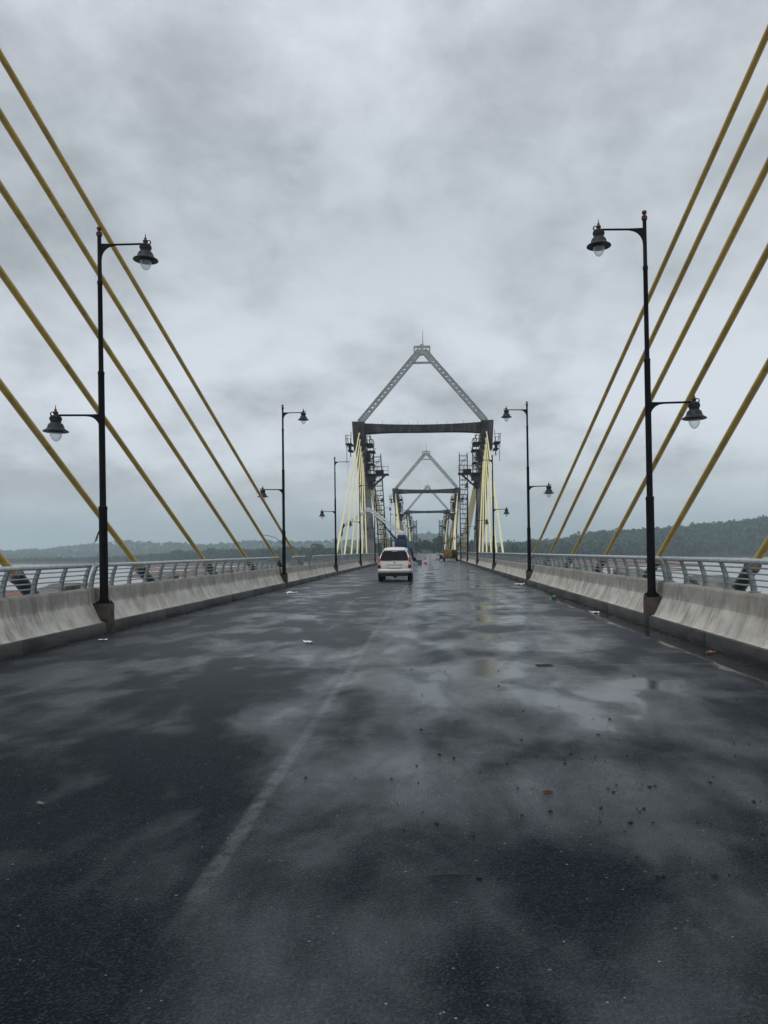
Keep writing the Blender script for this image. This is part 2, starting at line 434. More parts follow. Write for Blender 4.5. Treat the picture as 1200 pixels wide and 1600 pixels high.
# ------------------------------------------------------------ crash barriers, one per lamp bay
L0, LS = 15.34, 18.9
NB = 24
HB = LS / 2
prof = [(5.40, .222), (5.452, .228), (5.475, .262), (5.503, .315), (5.535, .385), (5.570, .462), (5.603, .535), (5.622, .572),
        (5.652, .840), (5.668, .872), (5.84, .876), (5.852, .865), (5.86, -.02), (5.40, -.02)]
X0 = 5.6
def wavy_wall(y0, y1, n):
    m = MB(); k = len(prof)
    for i in range(n + 1):
        y = y0 + (y1 - y0) * i / n
        for j, (x, z) in enumerate(prof):
            a = mnoise.noise(Vector((y * .55, z * 2.5, 3.3))) * .008
            dz = mnoise.noise(Vector((y * .8, 9.1, 1.7))) * .008 if 7 < j < 12 else 0
            m.v.append((x - X0 + (a if j not in (0, 13) else 0), y, z + dz))
    for i in range(n):
        for j in range(k):
            m.f.append((i * k + j, (i + 1) * k + j, (i + 1) * k + (j + 1) % k, i * k + (j + 1) % k))
    m.f.append(tuple(reversed(range(k)))); m.f.append(tuple(n * k + j for j in range(k)))
    return m
def barrier_proto(detail):
    b = thing('concrete_barrier', '', 'barrier', group='concrete crash barriers along both kerbs')
    if detail:
        # the slope is cast in two lengths with a fine open joint
        w_ = wavy_wall(-HB + .18, -.008, 22); w2 = wavy_wall(.008, HB - .18, 22)
        w_.add(w2.v, w2.f)
        w_.build('wall', M['concrete'], b, angle=16)
        kb = MB()
        segs = 6
        for i in range(segs):
            a0 = -HB + .18 + i * (LS - .36) / segs; a1 = a0 + (LS - .36) / segs - .012
            j = random.uniform(-.006, .006)
            kb.rbox(5.345 - X0 + j, 5.455 - X0, a0, a1, -.02, .215, .012)
        kb.build('kerb', M['kerb'], b)
        p = MB(); p.rbox(5.338 - X0, 5.86 - X0, HB - .178, HB + .178, -.02, .575, .012)
        p.build('plinth', M['plinth'], b)
        p = MB(); p.box(5.72 - X0, 5.85 - X0, HB - .1775, HB + .1775, .57, .868)
        p.build('back_panel', M['concrete'], b)
    else:
        w_ = wavy_wall(-HB, HB, 4); w_.build('wall', M['concrete'], b, angle=50)
    return b
near_b = barrier_proto(True); far_b = barrier_proto(False)
SIDE = {1: 'right', -1: 'left'}
first = {True: True, False: True}
for k in range(-1, NB):
    for s in (-1, 1):
        det = k < 9
        y = L0 + LS * (k + .5)
        if k == -1: lab = f'stained grey concrete barrier along the {SIDE[s]} kerb, nearest the viewer before the first lamp'
        else: lab = f'grey concrete barrier along the {SIDE[s]} kerb between the {ORD[k]} and {ORD[k+1]} lamp'
        # the plinth has to sit at the far end of the bay on both sides: mirror instead of turning
        c = place(near_b if det else far_b, first[det], lab, (s * X0 + random.uniform(-.008, .008), y, random.uniform(-.006, .006)), random.uniform(-.0006, .0006))
        first[det] = False
        c.scale = (s, 1, 1)

# ------------------------------------------------------------ railings
def post_pts(n=5):
    return [(5.80 - .11 * (q / n) ** 1.6, .875 + .43 * q / n) for q in range(n + 1)]
def x_at(z):
    q = max(0, (z - .875) / .43); return 5.80 - .11 * q ** 1.6
pm = MB()
pp = post_pts()
for i in range(len(pp) - 1):
    (xa, za), (xb, zb) = pp[i], pp[i + 1]
    ha, hb = .038 - .012 * i / 5, .038 - .012 * (i + 1) / 5
    for yo in (-.035, .022):
        k = len(pm.v)
        for (x, z, h) in ((xa, za, ha), (xb, zb, hb)):
            pm.v += [(x - h, yo, z), (x + h, yo, z), (x + h, yo + .013, z), (x - h, yo + .013, z)]
        pm.f += [(k + a, k + (a + 1) % 4, k + 4 + (a + 1) % 4, k + 4 + a) for a in range(4)]
        if i == 0: pm.f.append((k, k + 3, k + 2, k + 1))
        if i == len(pp) - 2: pm.f.append((k + 4, k + 5, k + 6, k + 7))
pm.box(5.74, 5.87, -.07, .07, .87, .888)
for (x, z) in ((x_at(.97), .97), (x_at(1.06), 1.06), (x_at(1.15), 1.15), (x_at(1.235), 1.235)):
    pm.box(x - .02, x + .02, -.022, .022, z - .018, z + .018)
POST = pm.mesh('railing_post', M['galv'], smooth=False)
def railing(side, y0, y1, label, step=.995, parts=True):
    L = y1 - y0
    r = thing('railing', label, 'railing', (0, (y0 + y1) / 2, 0), 0 if side > 0 else PI, 'steel railings on top of the barriers')
    n = max(2, round(L / step) + 1)
    ys = [-L / 2 + .05 + (L - .1) * i / (n - 1) for i in range(n)]
    t_ = MB(); npt = max(2, int(L / 1.5) + 1)
    t_.tube([(5.69, -L / 2 + L * i / npt, 1.335 + mnoise.noise(Vector(((y0 + L * i / npt) * .5, side, 2))) * .006) for i in range(npt + 1)], .042, 10)
    if parts: t_.lathe([(.047, -.06), (.047, .06)], 10, Matrix.Translation((5.69, 0, 1.335)) @ Matrix.Rotation(PI / 2, 4, 'X'))
    t_.build('top_rail', M['rail_pipe'], r)
    if parts:
        for z in (.97, 1.06, 1.15, 1.235):
            q = MB(); q.tube([(x_at(z), -L / 2, z), (x_at(z), L / 2, z)], .012, 6); q.build('rod', M['rod'], r)
        for y in ys: link('post', POST, r, (0, y, 0))
    else:
        q = MB()
        for z in (.97, 1.06, 1.15, 1.235): q.box(x_at(z) - .012, x_at(z) + .012, -L / 2, L / 2, z - .012, z + .012)
        q.build('rod_panel', M['rod'], r, smooth=False)
        q = MB()
        for y in ys: q.box(5.70, 5.82, y - .03, y + .03, .875, 1.33)
        q.build('post_panel', M['galv'], r, smooth=False)
    return r
for k in range(-1, NB):
    for s in (-1, 1):
        a, b = L0 + LS * k + .1, L0 + LS * (k + 1) - .1
        if k == -1: lab = f'galvanised steel railing on the {SIDE[s]} barrier nearest the viewer, ending at the first lamp'
        else: lab = f'galvanised steel railing on the {SIDE[s]} barrier between the {ORD[k]} and {ORD[k+1]} lamp'
        if s == -1 and k == 1:
            railing(s, 37.6, 41.4, 'short stub of railing standing between two gaps on the left barrier')
            railing(s, 44.2, b, 'galvanised railing starting after the gap on the left barrier, up to the third lamp')
        else:
            railing(s, a, b, lab, parts=(k < 7))

# ------------------------------------------------------------ street lamps
def lantern_meshes():
    h = MB()
    h.lathe([(.075, .015), (.108, .0), (.112, -.02), (.104, -.032), (.104, -.058), (.110, -.066), (.106, -.085), (.098, -.10),
             (.100, -.125), (.13, -.145), (.145, -.17), (.158, -.21), (.165, -.235), (.20, -.262), (.238, -.285), (.243, -.30),
             (.225, -.308), (.15, -.292), (.12, -.315), (.11, -.32)], 28)
    for i in range(10):
        a = 2 * PI * i / 10
        h.box(.098, .118, -.012, .012, -.062, -.03, Matrix.Rotation(a, 4, 'Z'))
    g = MB(); g.lathe([(.112, -.312), (.113, -.345), (.105, -.39), (.088, -.432), (.062, -.468), (.03, -.492), (.006, -.499)], 24)
    f = MB(); f.lathe([(.03, .0), (.045, .02), (.032, .04), (.05, .07), (.052, .09), (.028, .115), (.022, .13), (.028, .14), (.012, .16), (.004, .235)], 12)
    return h.mesh('lantern_hood', M['hood'], angle=40), g.mesh('lantern_globe', M['globe']), f.mesh('lantern_finial', M['copper'])
HOOD, GLOBE, FIN = lantern_meshes()
def arm_mesh(sgn, z):
    a = MB()
    a.tube([(sgn * .03, 0, z), (sgn * .92, 0, z + .012)], .021, 8)
    # flared quarter bracket under the arm
    pts_o = [(.02, z + .03)] + [(.30, z + .022)] + [(.30 - .26 * math.sin(q * PI / 12), z - .02 - .27 * (1 - math.cos(q * PI / 12))) for q in range(7)]
    poly = [(.035, z + .024), (.30, z + .018), (.30, z - .018)] + [(.30 - .262 * math.sin(q * PI / 16), z - .018 - .262 * (1 - math.cos(q * PI / 16))) for q in range(1, 9)] + [(.03, z - .30)]
    a.prism([(sgn * x, zz) for x, zz in poly], 'y', -.018, .018)
    # scroll past the lantern
    a.tube([(sgn * (.92 + .06 + .045 * math.sin(q * .55)), 0, z + .012 + .028 - .04 * math.cos(q * .55)) for q in range(8)], [.016 - .0012 * q for q in range(8)], 6)
    a.tube([(sgn * .92, 0, z + .012), (sgn * .985, 0, z + .0)], .018, 6)
    return a.mesh('lamp_arm', M['black'])
ARM_U = arm_mesh(-1, 7.78); ARM_L = arm_mesh(1, 4.36)
pl = MB(); pl.lathe([(.082, .60), (.080, 2.45), (.085, 2.47), (.085, 2.52), (.062, 2.54), (.060, 5.17), (.064, 5.18), (.064, 5.23), (.047, 5.25),
                     (.045, 6.98), (.052, 6.99), (.052, 7.05), (.040, 7.07), (.038, 7.95)], 16)
POLE = pl.mesh('lamp_pole', M['black'])
bp = MB(); bp.rbox(-.13, .13, -.13, .13, .572, .598, .004)
for a in (-1, 1):
    for b in (-1, 1): bp.lathe([(.016, .59), (.016, .63), (.004, .635)], 6, Matrix.Translation((a * .1, b * .1, 0)))
for a in range(4):
    bp.prism([(.075, .595), (.125, .595), (.075, .70)], 'y', -.006, .006, Matrix.Rotation(a * PI / 2, 4, 'Z'))
BASEP = bp.mesh('lamp_base', M['black'], smooth=False)
ft = MB(); ft.lathe([(.038, 7.95), (.058, 7.97), (.058, 8.03), (.036, 8.05), (.028, 8.07), (.045, 8.09), (.05, 8.115), (.04, 8.14), (.008, 8.155)], 12)
TOPF = ft.mesh('pole_finial', M['copper'])
def street_lamp(upper=True):
    l = thing('street_lamp', '', 'street lamp', group='black lamp posts along both barriers')
    link('base_plate', BASEP, l); link('pole', POLE, l); link('finial', TOPF, l)
    link('arm', ARM_U, l); link('arm', ARM_L, l)
    for sg, z, on in ((-1, 7.792, upper), (1, 4.372, True)):
        if not on:
            q = MB(); q.tube([(-.92, 0, 7.78), (-.95, .01, 7.5), (-.90, .02, 7.2), (-.86, .02, 6.9)], .008, 5); q.build('loose_wire', M['wire'], l); continue
        h = link('lantern', HOOD, l, (sg * .92, 0, z - .03)); link('globe', GLOBE, h); link('finial', FIN, h)
    return l
def merged_lamp():
    m = MB()
    for me, off in ((BASEP, (0, 0, 0)), (POLE, (0, 0, 0)), (ARM_U, (0, 0, 0)), (ARM_L, (0, 0, 0)), (HOOD, (-.92, 0, 7.76)), (HOOD, (.92, 0, 4.34)), (FIN, (-.92, 0, 7.76)), (FIN, (.92, 0, 4.34))):
        m.add([Vector(v.co) + Vector(off) for v in me.vertices], [tuple(p.vertices) for p in me.polygons])
    o = m.build('street_lamp', M['black']); return tag(o, '', 'street lamp', 'black lamp posts along both barriers')
lamp0 = street_lamp(); lampX = street_lamp(False); lampF = merged_lamp()
used = False; usedF = False; lamps_left = []
for k in range(NB):
    for s in (-1, 1):
        pos = (s * 5.47, L0 + LS * k, 0); rot = 0 if s > 0 else PI
        if k == 0: lab = f'tall black two-armed lamp post in the {SIDE[s]} foreground, nearest and largest on that side'
        elif k == 2 and s < 0: lab = 'left lamp post missing its upper lantern, a wire dangling from the bare arm'
        elif k == 1: lab = f'black two-armed lamp post on the {SIDE[s]} barrier, next behind the foreground lamp'
        else: lab = f'black two-armed lamp post on the {SIDE[s]} barrier, {ORD[k]} lamp counted from the viewer'
        if k == 2 and s < 0: place(lampX, True, lab, pos, rot)
        elif k < 8: c = place(lamp0, not used, lab, pos, rot); used = True
        else: c = place(lampF, not usedF, lab, pos, rot); usedF = True
        if s < 0 and k < 2: lamps_left.append(c)
        if k == 0:
            c.scale = (1, 1, 1.017 if s > 0 else .994); c.rotation_euler = (0, -.007 if s > 0 else .001, rot)
        elif k == 1: c.scale = (1, 1, 1); c.rotation_euler = (.002, -.003, rot)
        elif k != 2 or s > 0: c.scale = (1, 1, 1); c.rotation_euler = (random.uniform(-.006, .006), random.uniform(-.005, .005), rot)
q = MB(); q.tube([(.08, 0, 2.05), (.12, -.02, 1.98), (.17, -.03, 1.86), (.19, -.03, 1.80)], .009, 5)
q.tube([(.08, .01, 2.0), (.11, .0, 1.95), (.14, .0, 1.83)], .009, 5); q.build('loose_wire', M['wire'], lamps_left[0])
q = MB(); q.tube([(.07, 0, 1.95), (.35, 0, 2.2), (.7, 0, 2.32), (1.1, 0, 2.36)], .012, 5); q.build('loose_wire', M['wire'], lamps_left[1])

# ------------------------------------------------------------ towers
XO = .3
TY = [102.0, 209.5, 319.5]
def leg_x(z): return 7.0 + 1.37 * max(0, z) / 17.1        # leg centre, leaning out with height
def holed_bar(m, L, h, th, n, r, mtx, plain=1.2):
    # flat steel box with a row of round lightening holes, local x along, z depth, y thickness
    step = (L - 2 * plain) / n
    m.box(0, plain, -th / 2, th / 2, -h / 2, h / 2, mtx); m.box(L - plain, L, -th / 2, th / 2, -h / 2, h / 2, mtx)
    for i in range(n):
        a = plain + i * step; c = a + step / 2
        outer = [(a, -h / 2), (c, -h / 2), (a + step, -h / 2), (a + step, 0), (a + step, h / 2), (c, h / 2), (a, h / 2), (a, 0)]
        inner = [(c + r * math.cos(-3 * PI / 4 + q * PI / 4), r * math.sin(-3 * PI / 4 + q * PI / 4)) for q in range(8)]
        vs = [(x, y, z) for y in (-th / 2, th / 2) for lst in (outer, inner) for (x, z) in lst]
        fs = []
        for q in range(8):
            p = (q + 1) % 8
            fs += [(q, p, 8 + p, 8 + q), (16 + q, 24 + q, 24 + p, 16 + p), (8 + q, 8 + p, 24 + p, 24 + q)]
        fs += [(0, 1, 17, 16), (1, 2, 18, 17), (4, 5, 21, 20), (5, 6, 22, 21)]
        m.add(vs, fs, mtx)
    return m
def tower(detail):
    t_ = thing('bridge_tower', '', 'bridge tower', group='portal towers of the bridge')
    for s in (-1, 1):
        lg = MB()
        rows = []
        for z in (-13, -6, 0, 4, 8, 11.5, 12.2, 15, 18.62):
            hw = .60 + .004 * max(0, z); x = s * leg_x(z) if z > 0 else s * 7.0
            rows.append([(x - hw, -1.0, z), (x + hw, -1.0, z), (x + hw, 1.0, z), (x - hw, 1.0, z)])
        vs = [p for r_ in rows for p in r_]
        fs = [(i * 4 + a, i * 4 + (a + 1) % 4, i * 4 + 4 + (a + 1) % 4, i * 4 + 4 + a) for i in range(len(rows) - 1) for a in range(4)]
        fs += [(3, 2, 1, 0), tuple(len(vs) - 4 + a for a in range(4))]
        lg.add(vs, fs)
        lo = lg.build('leg', M['tower_leg'], t_, smooth=False)
        hd = MB(); x = s * 8.46
        hd.prism([(x - s * .78, 18.66), (x + s * .86, 18.70), (x + s * .80, 17.6), (x + s * .66, 14.9), (x - s * .82, 14.9), (x - s * .80, 17.0)], 'y', -1.06, 1.06)
        hd.build('head', M['tower_dark'], lo, smooth=False)
    b = MB()
    N = 16; sec = []
    for i in range(N + 1):
        u = -1 + 2 * i / N; x = u * 7.62
        top = 18.5 - .25 * (1 - u * u) + .0; bot = top - (.92 + .42 * abs(u) ** 3)
        sec.append((x, top, bot))
    vs = []; fs = []
    for (x, a, c) in sec: vs += [(x, -.7, c), (x, .7, c), (x, .7, a), (x, -.7, a)]
    for i in range(N):
        for q in range(4): fs.append((i * 4 + q, i * 4 + (q + 1) % 4, i * 4 + 4 + (q + 1) % 4, i * 4 + 4 + q))
    fs += [(3, 2, 1, 0), tuple(N * 4 + q for q in range(4))]
    b.add(vs, fs)
    bo = b.build('cross_beam', M['tower_dark'], t_, smooth=False)
    q = MB()
    for i in range(12):
        x = -6.6 + 1.2 * i + random.uniform(-.2, .2)
        q.tube([(x, random.uniform(-.5, .5), 18.1), (x + random.uniform(-.03, .03), 0, 18.55 + random.uniform(.05, .3))], .02, 4)
    q.build('starter_bar', M['scaf'], bo, smooth=False)
    for s in (-1, 1):
        g = MB(); ax = Vector((s * 8.35, 0, 18.72)); bx = Vector((0, 0, 28.45)); dv = (bx - ax)
        L = dv.length; ang = math.atan2(dv.z, dv.x)
        mtx = Matrix.Translation(ax) @ Matrix.Rotation(-ang, 4, 'Y')
        holed_bar(g, L - .35, .74, .45, 14 if detail else 12, .15, mtx, 1.6)
        # slim flange plates standing proud along both edges
        g.box(0, L - .35, -.30, .30, -.40, -.36, mtx); g.box(0, L - .35, -.30, .30, .36, .40, mtx)
        g.build('gable_member', M['steel_grey'], t_, smooth=False)
    f = MB()
    f.box(-1.1, 1.1, -.14, .14, 28.56, 28.80)
    for s in (-1, 1): f.box(s * 1.0 - .1, s * 1.0 + .1, -.12, .12, 27.45, 28.56)
    f.box(-.22, .22, -.32, .32, 27.6, 28.95)
    f.build('apex_frame', M['steel_grey'], t_, smooth=False)
    f = MB(); f.box(-1.55, 1.55, -.16, .16, 26.45, 26.68); f.build('tie', M['steel_grey'], t_, smooth=False)
    f = MB(); f.tube([(.12, 0, 28.9), (.12, 0, 29.7), (.12, 0, 30.9)], [.05, .035, .02], 6); f.build('lightning_rod', M['scaf'], t_)
    return t_
tw = tower(True)
for i, y in enumerate(TY):
    place(tw, i == 0, ['nearest bridge tower, dark stained portal under a tall grey steel triangle', 'middle bridge tower, seen through the nearest portal under its cross beam',
                       'farthest and palest bridge tower, framed inside the middle portal'][i], (XO, y, 0))

# ------------------------------------------------------------ stay cables
ZT = [17.23, 16.39, 15.48, 14.71, 14.03, 13.2]
DA = [43.83 - 5.53 * i for i in range(6)]
def cable(y_anchor, y_top, x_top, z_top, side, label, group, near):
    A = Vector((side * 6.3 + .26, y_anchor, 1.45)); T = Vector((x_top, y_top, z_top))
    d_ = (T - A).normalized(); sg = -1 if T.y < A.y else 1
    c = thing('stay_cable', label, 'bridge cable', (A.x, A.y, 0), 0, group)
    o_ = Vector((A.x, A.y, 0)); A0 = A - o_; T0 = T - o_
    F = A0 - d_ * (1.35 / d_.z) * .55                        # where the sheath enters its pipe
    q = MB()
    if near:
        n = 10; rad = .064
        q.tube([F + (T0 - F) * (i / n) - Vector((0, 0, .10 * 4 * (i / n) * (1 - i / n) * .5)) for i in range(n + 1)], rad, 12)
    else: q.tube([F, T0], .075, 8)
    q.build('sheath', M['yellow_shaded_worn' if near else 'yellow'], c)
    q = MB(); G = A0 - d_ * ((1.42) / d_.z)
    S_ = A0 - d_ * (.22 / d_.z)
    q.tube([S_, G], .118, 14 if near else 8)
    q.tube([S_ + d_ * .03, S_ - d_ * .09], .135, 14 if near else 8)
    q.build('anchor_pipe', M['sleeve'], c)
    # sloping concrete corbel round the pipe; its face is square to the cable
    yb = G.y; u = -sg
    poly = [(S_.y + u * .28, -.03), (S_.y + u * .45, .42), (yb + u * .05, .93), (yb + u * .72, .99), (yb + u * 1.05, -.03)]
    q = MB(); q.prism(poly, 'x', -.10 if side < 0 else -.36, .36 if side < 0 else .36)
    if side < 0: q = MB().prism(poly, 'x', -.42, .045)
    else: q = MB().prism(poly, 'x', -.40, .36)
    q.build('anchor_block', M['anchor'], c, smooth=False)
    if z_top > 0:
        q = MB(); q.tube([T0 - d_ * .55, T0 + d_ * .1], .12, 10 if near else 6); q.build('top_socket', M['white'] if not near else M['sleeve'], c)
    return c
nth = ['outermost', 'second from outside', 'third from outside', 'fourth from outside', 'fifth from outside', 'innermost']
near_lab = ['its foot farthest ahead', 'second farthest foot of the near fan', 'third farthest foot of the near fan',
            'fourth farthest foot of the near fan', 'foot just past the foreground lamp', 'foot nearest the viewer at the frame edge']
for s in (-1, 1):
    for i in range(6):
        cable(-3.4 + DA[i], -3.4, s * (7.57 - .14 * i) + .26, ZT[i], s,
              f'thick olive stay cable over the {SIDE[s]} railing, {near_lab[i]}', 'near stay cables above the railings', True)
tn = ['nearest', 'middle', 'farthest']
for ti, y in enumerate(TY):
    for s in (-1, 1):
        for i in range(6):
            for sg in (-1, 1):
                xt = s * (8.37 - .10 * i) + XO
                face = 'front' if sg < 0 else 'rear'
                if ti < 1: lab = f'pale yellow stay cable, {nth[i]} on the {SIDE[s]} {face} side of the nearest tower'
                else: lab = f'far yellow stay cable in the narrow {SIDE[s]} {face} fan of the {tn[ti]} bridge tower'
                cable(y + sg * DA[i], y + sg * 1.04, xt, ZT[i] - .12, s, lab, f'stay cables on the {SIDE[s]} {face} side of the {tn[ti]} tower', False)

# ------------------------------------------------------------ scaffolding on the towers
def bar(p, q, r=.03): return MB().tube([p, q], r, 5)
def access_tower(h, wdt, material, step=.62, k=1.0):
    a = thing('access_tower', '', 'scaffold tower', group='ladder scaffold towers beside the bridge towers')
    for sx in (-1, 1):
        for sy in (-1, 1):
            bar((sx * wdt / 2, sy * wdt / 2, 0), (sx * wdt / 2, sy * wdt / 2, h + (.5 if sy > 0 else .1)), .045 * k).build('standard', material, a)
    lv = MB()
    for p, q in (((-1, -1), (1, -1)), ((1, -1), (1, 1)), ((1, 1), (-1, 1)), ((-1, 1), (-1, -1))):
        lv.tube([(p[0] * wdt / 2, p[1] * wdt / 2, 0), (q[0] * wdt / 2, q[1] * wdt / 2, 0)], .032 * k, 5)
    lm = lv.mesh('ledger_frame', material)
    n = int(h / step)
    for i in range(1, n + 1): link('ledger_frame', lm, a, (0, 0, i * h / n))
    br = MB()
    for i in range(0, n, 4):
        z0, z1 = i * h / n, min(h, (i + 4) * h / n); sg = 1 if (i // 4) % 2 else -1
        br.tube([(-sg * wdt / 2, wdt / 2, z0), (sg * wdt / 2, wdt / 2, z1)], .025, 4)
    br.build('brace', material, a)
    ld = MB()
    for x in (-.18, .18): ld.tube([(x, .1, 0), (x, .1, h * .97)], .02, 4)
    for i in range(int(h / .3)): ld.tube([(-.18, .1, .15 + i * .3), (.18, .1, .15 + i * .3)], .014, 4)
    ld.build('ladder', material, a, smooth=False)
    return a
at_ = access_tower(13.95, 1.02, M['scaf']); at2 = access_tower(13.95, 1.45, M['scaf_hazed'], .62, 3.3)
# on the near tower the left one leans a little
a1 = place(at_, True, 'dark ladder scaffold tower beside the left leg of the nearest bridge tower', (-5.02, 100.4, .0)); a1.rotation_euler = (0, R(-3.0), 0)
place(at_, False, 'dark ladder scaffold tower beside the right leg of the nearest bridge tower', (5.55, 100.4, 0))
place(at2, True, 'bluish ladder scaffold tower beside the left leg of the farthest bridge tower', (-5.1, 318, 0))
place(at2, False, 'bluish ladder scaffold tower beside the right leg of the farthest bridge tower', (5.7, 318, 0))

def scaffold_cage(rnd):
    # work cage bracketed to a tower leg; local +x points away from the road, origin under the leg head centre line
    g = thing('work_scaffold', '', 'scaffold', group='work scaffolds hung on the tower legs')
    for (x0, x1, y0, y1, z) in ((-1.75, -.75, -1.6, 1.2, 15.7), (-2.1, -.95, -1.5, 1.2, 14.75), (-2.0, -.95, -1.4, 1.2, 13.1),
                                (.85, 1.7, -1.5, 1.2, 15.75), (.8, 1.45, -1.3, 1.0, 14.9)):
        MB().box(x0, x1, y0, y1, z - .05, z + .05).build('platform', M['plank'], g, smooth=False)
    MB().box(-3.9, -.9, -1.9, -.3, 11.55, 11.72).build('platform', M['plank'], g, smooth=False)
    for (x, y, a, b) in ((-1.0, -1.5, 11.6, 17.0), (-1.5, -1.5, 11.6, 16.8), (-2.0, -1.4, 11.6, 15.6), (-1.0, 1.1, 11.6, 16.5), (-1.8, 1.1, 11.6, 16.5),
                         (1.0, -1.4, 14.0, 17.3), (1.55, -1.4, 13.2, 16.9), (1.65, -1.4, 15.4, 16.9), (1.3, 1.0, 14.2, 16.8)):
        bar((x, y, a), (x + rnd.uniform(-.06, .06), y, b), .04).build('standard', M['scaf'], g)
    for z in (16.2, 16.6, 15.3, 14.2, 13.7, 12.6, 12.2):
        xl = rnd.uniform(-2.1, -1.7)
        MB().tube([(xl, -1.5, z), (-.8, -1.5, z)], .035, 4).build('guard_rail', M['scaf'], g)
        MB().tube([(xl + .2, -1.5, z + .1), (xl + .2, 1.1, z + .1)], .03, 4).build('guard_rail', M['scaf'], g)
    for z in (16.4, 16.8, 15.2): MB().tube([(.9, -1.4, z), (1.68, -1.4, z)], .03, 4).build('guard_rail', M['scaf'], g)
    for z in (12.1, 12.6): MB().tube([(-3.9, -1.9, z), (-1.0, -1.9, z)], .03, 4).build('guard_rail', M['scaf'], g)
    for x in (-3.9, -3.2, -2.5): MB().tube([(x, -1.9, 11.6), (x, -1.9, 12.7)], .03, 4).build('guard_post', M['scaf'], g)
    b = MB()
    for y in (-1.7, -.5): b.tube([(-3.4, y, 11.5), (-1.4, y, 9.7)], .07, 5); b.tube([(-2.4, y, 11.5), (-1.35, y, 10.5)], .05, 5)
    b.build('bracket', M['scaf'], g)
    for (x0, x1, y0, y1, z0, z1) in ((-1.5, -.95, -1.45, -1.35, 12.3, 13.0), (-1.9, -1.1, -1.4, -1.3, 15.1, 15.6), (.92, 1.3, -1.4, -1.3, 14.95, 15.5), (-1.45, -.9, -1.4, -1.2, 13.3, 14.6), (-3.3, -2.2, -1.86, -1.8, 11.72, 12.2)):
        MB().box(x0, x1, y0, y1, z0, z1).build('toe_board', M['plank'], g, smooth=False)
    for (x, z) in ((-1.2, 16.9), (-1.9, 16.4), (-1.45, 14.3), (1.2, 16.6)):
        MB().tube([(x, -1.45, z - .9), (x + .35, -1.3, z)], .045, 4).build('loose_pole', M['scaf'], g)
    b = MB()
    b.box(-2.2, -1.0, -1.62, -.9, 10.7, 11.5); b.box(-1.8, -1.1, -1.3, .8, 9.8, 10.7)
    b.build('formwork_box', M['scaf'], g, smooth=False)
    n = MB()
    for i in range(60):
        x = rnd.uniform(-1.9, -.8); z = rnd.uniform(11.8, 16.2); l = rnd.uniform(.2, .9)
        n.tube([(x, -1.45, z), (x + rnd.uniform(-.5, .5), -1.45, z + l)], .03, 4)
    n.build('brace', M['scaf'], g, smooth=False)
    return g
cg = scaffold_cage(random.Random(3))
for ti, y in enumerate(TY):
    for s in (-1, 1):
        c = place(cg, ti == 0 and s == -1, f'dark work scaffold hung around the {SIDE[s]} leg of the {tn[ti]} bridge tower', (XO + s * 8.46, y, 0))
        c.scale = (s, 1, 1)
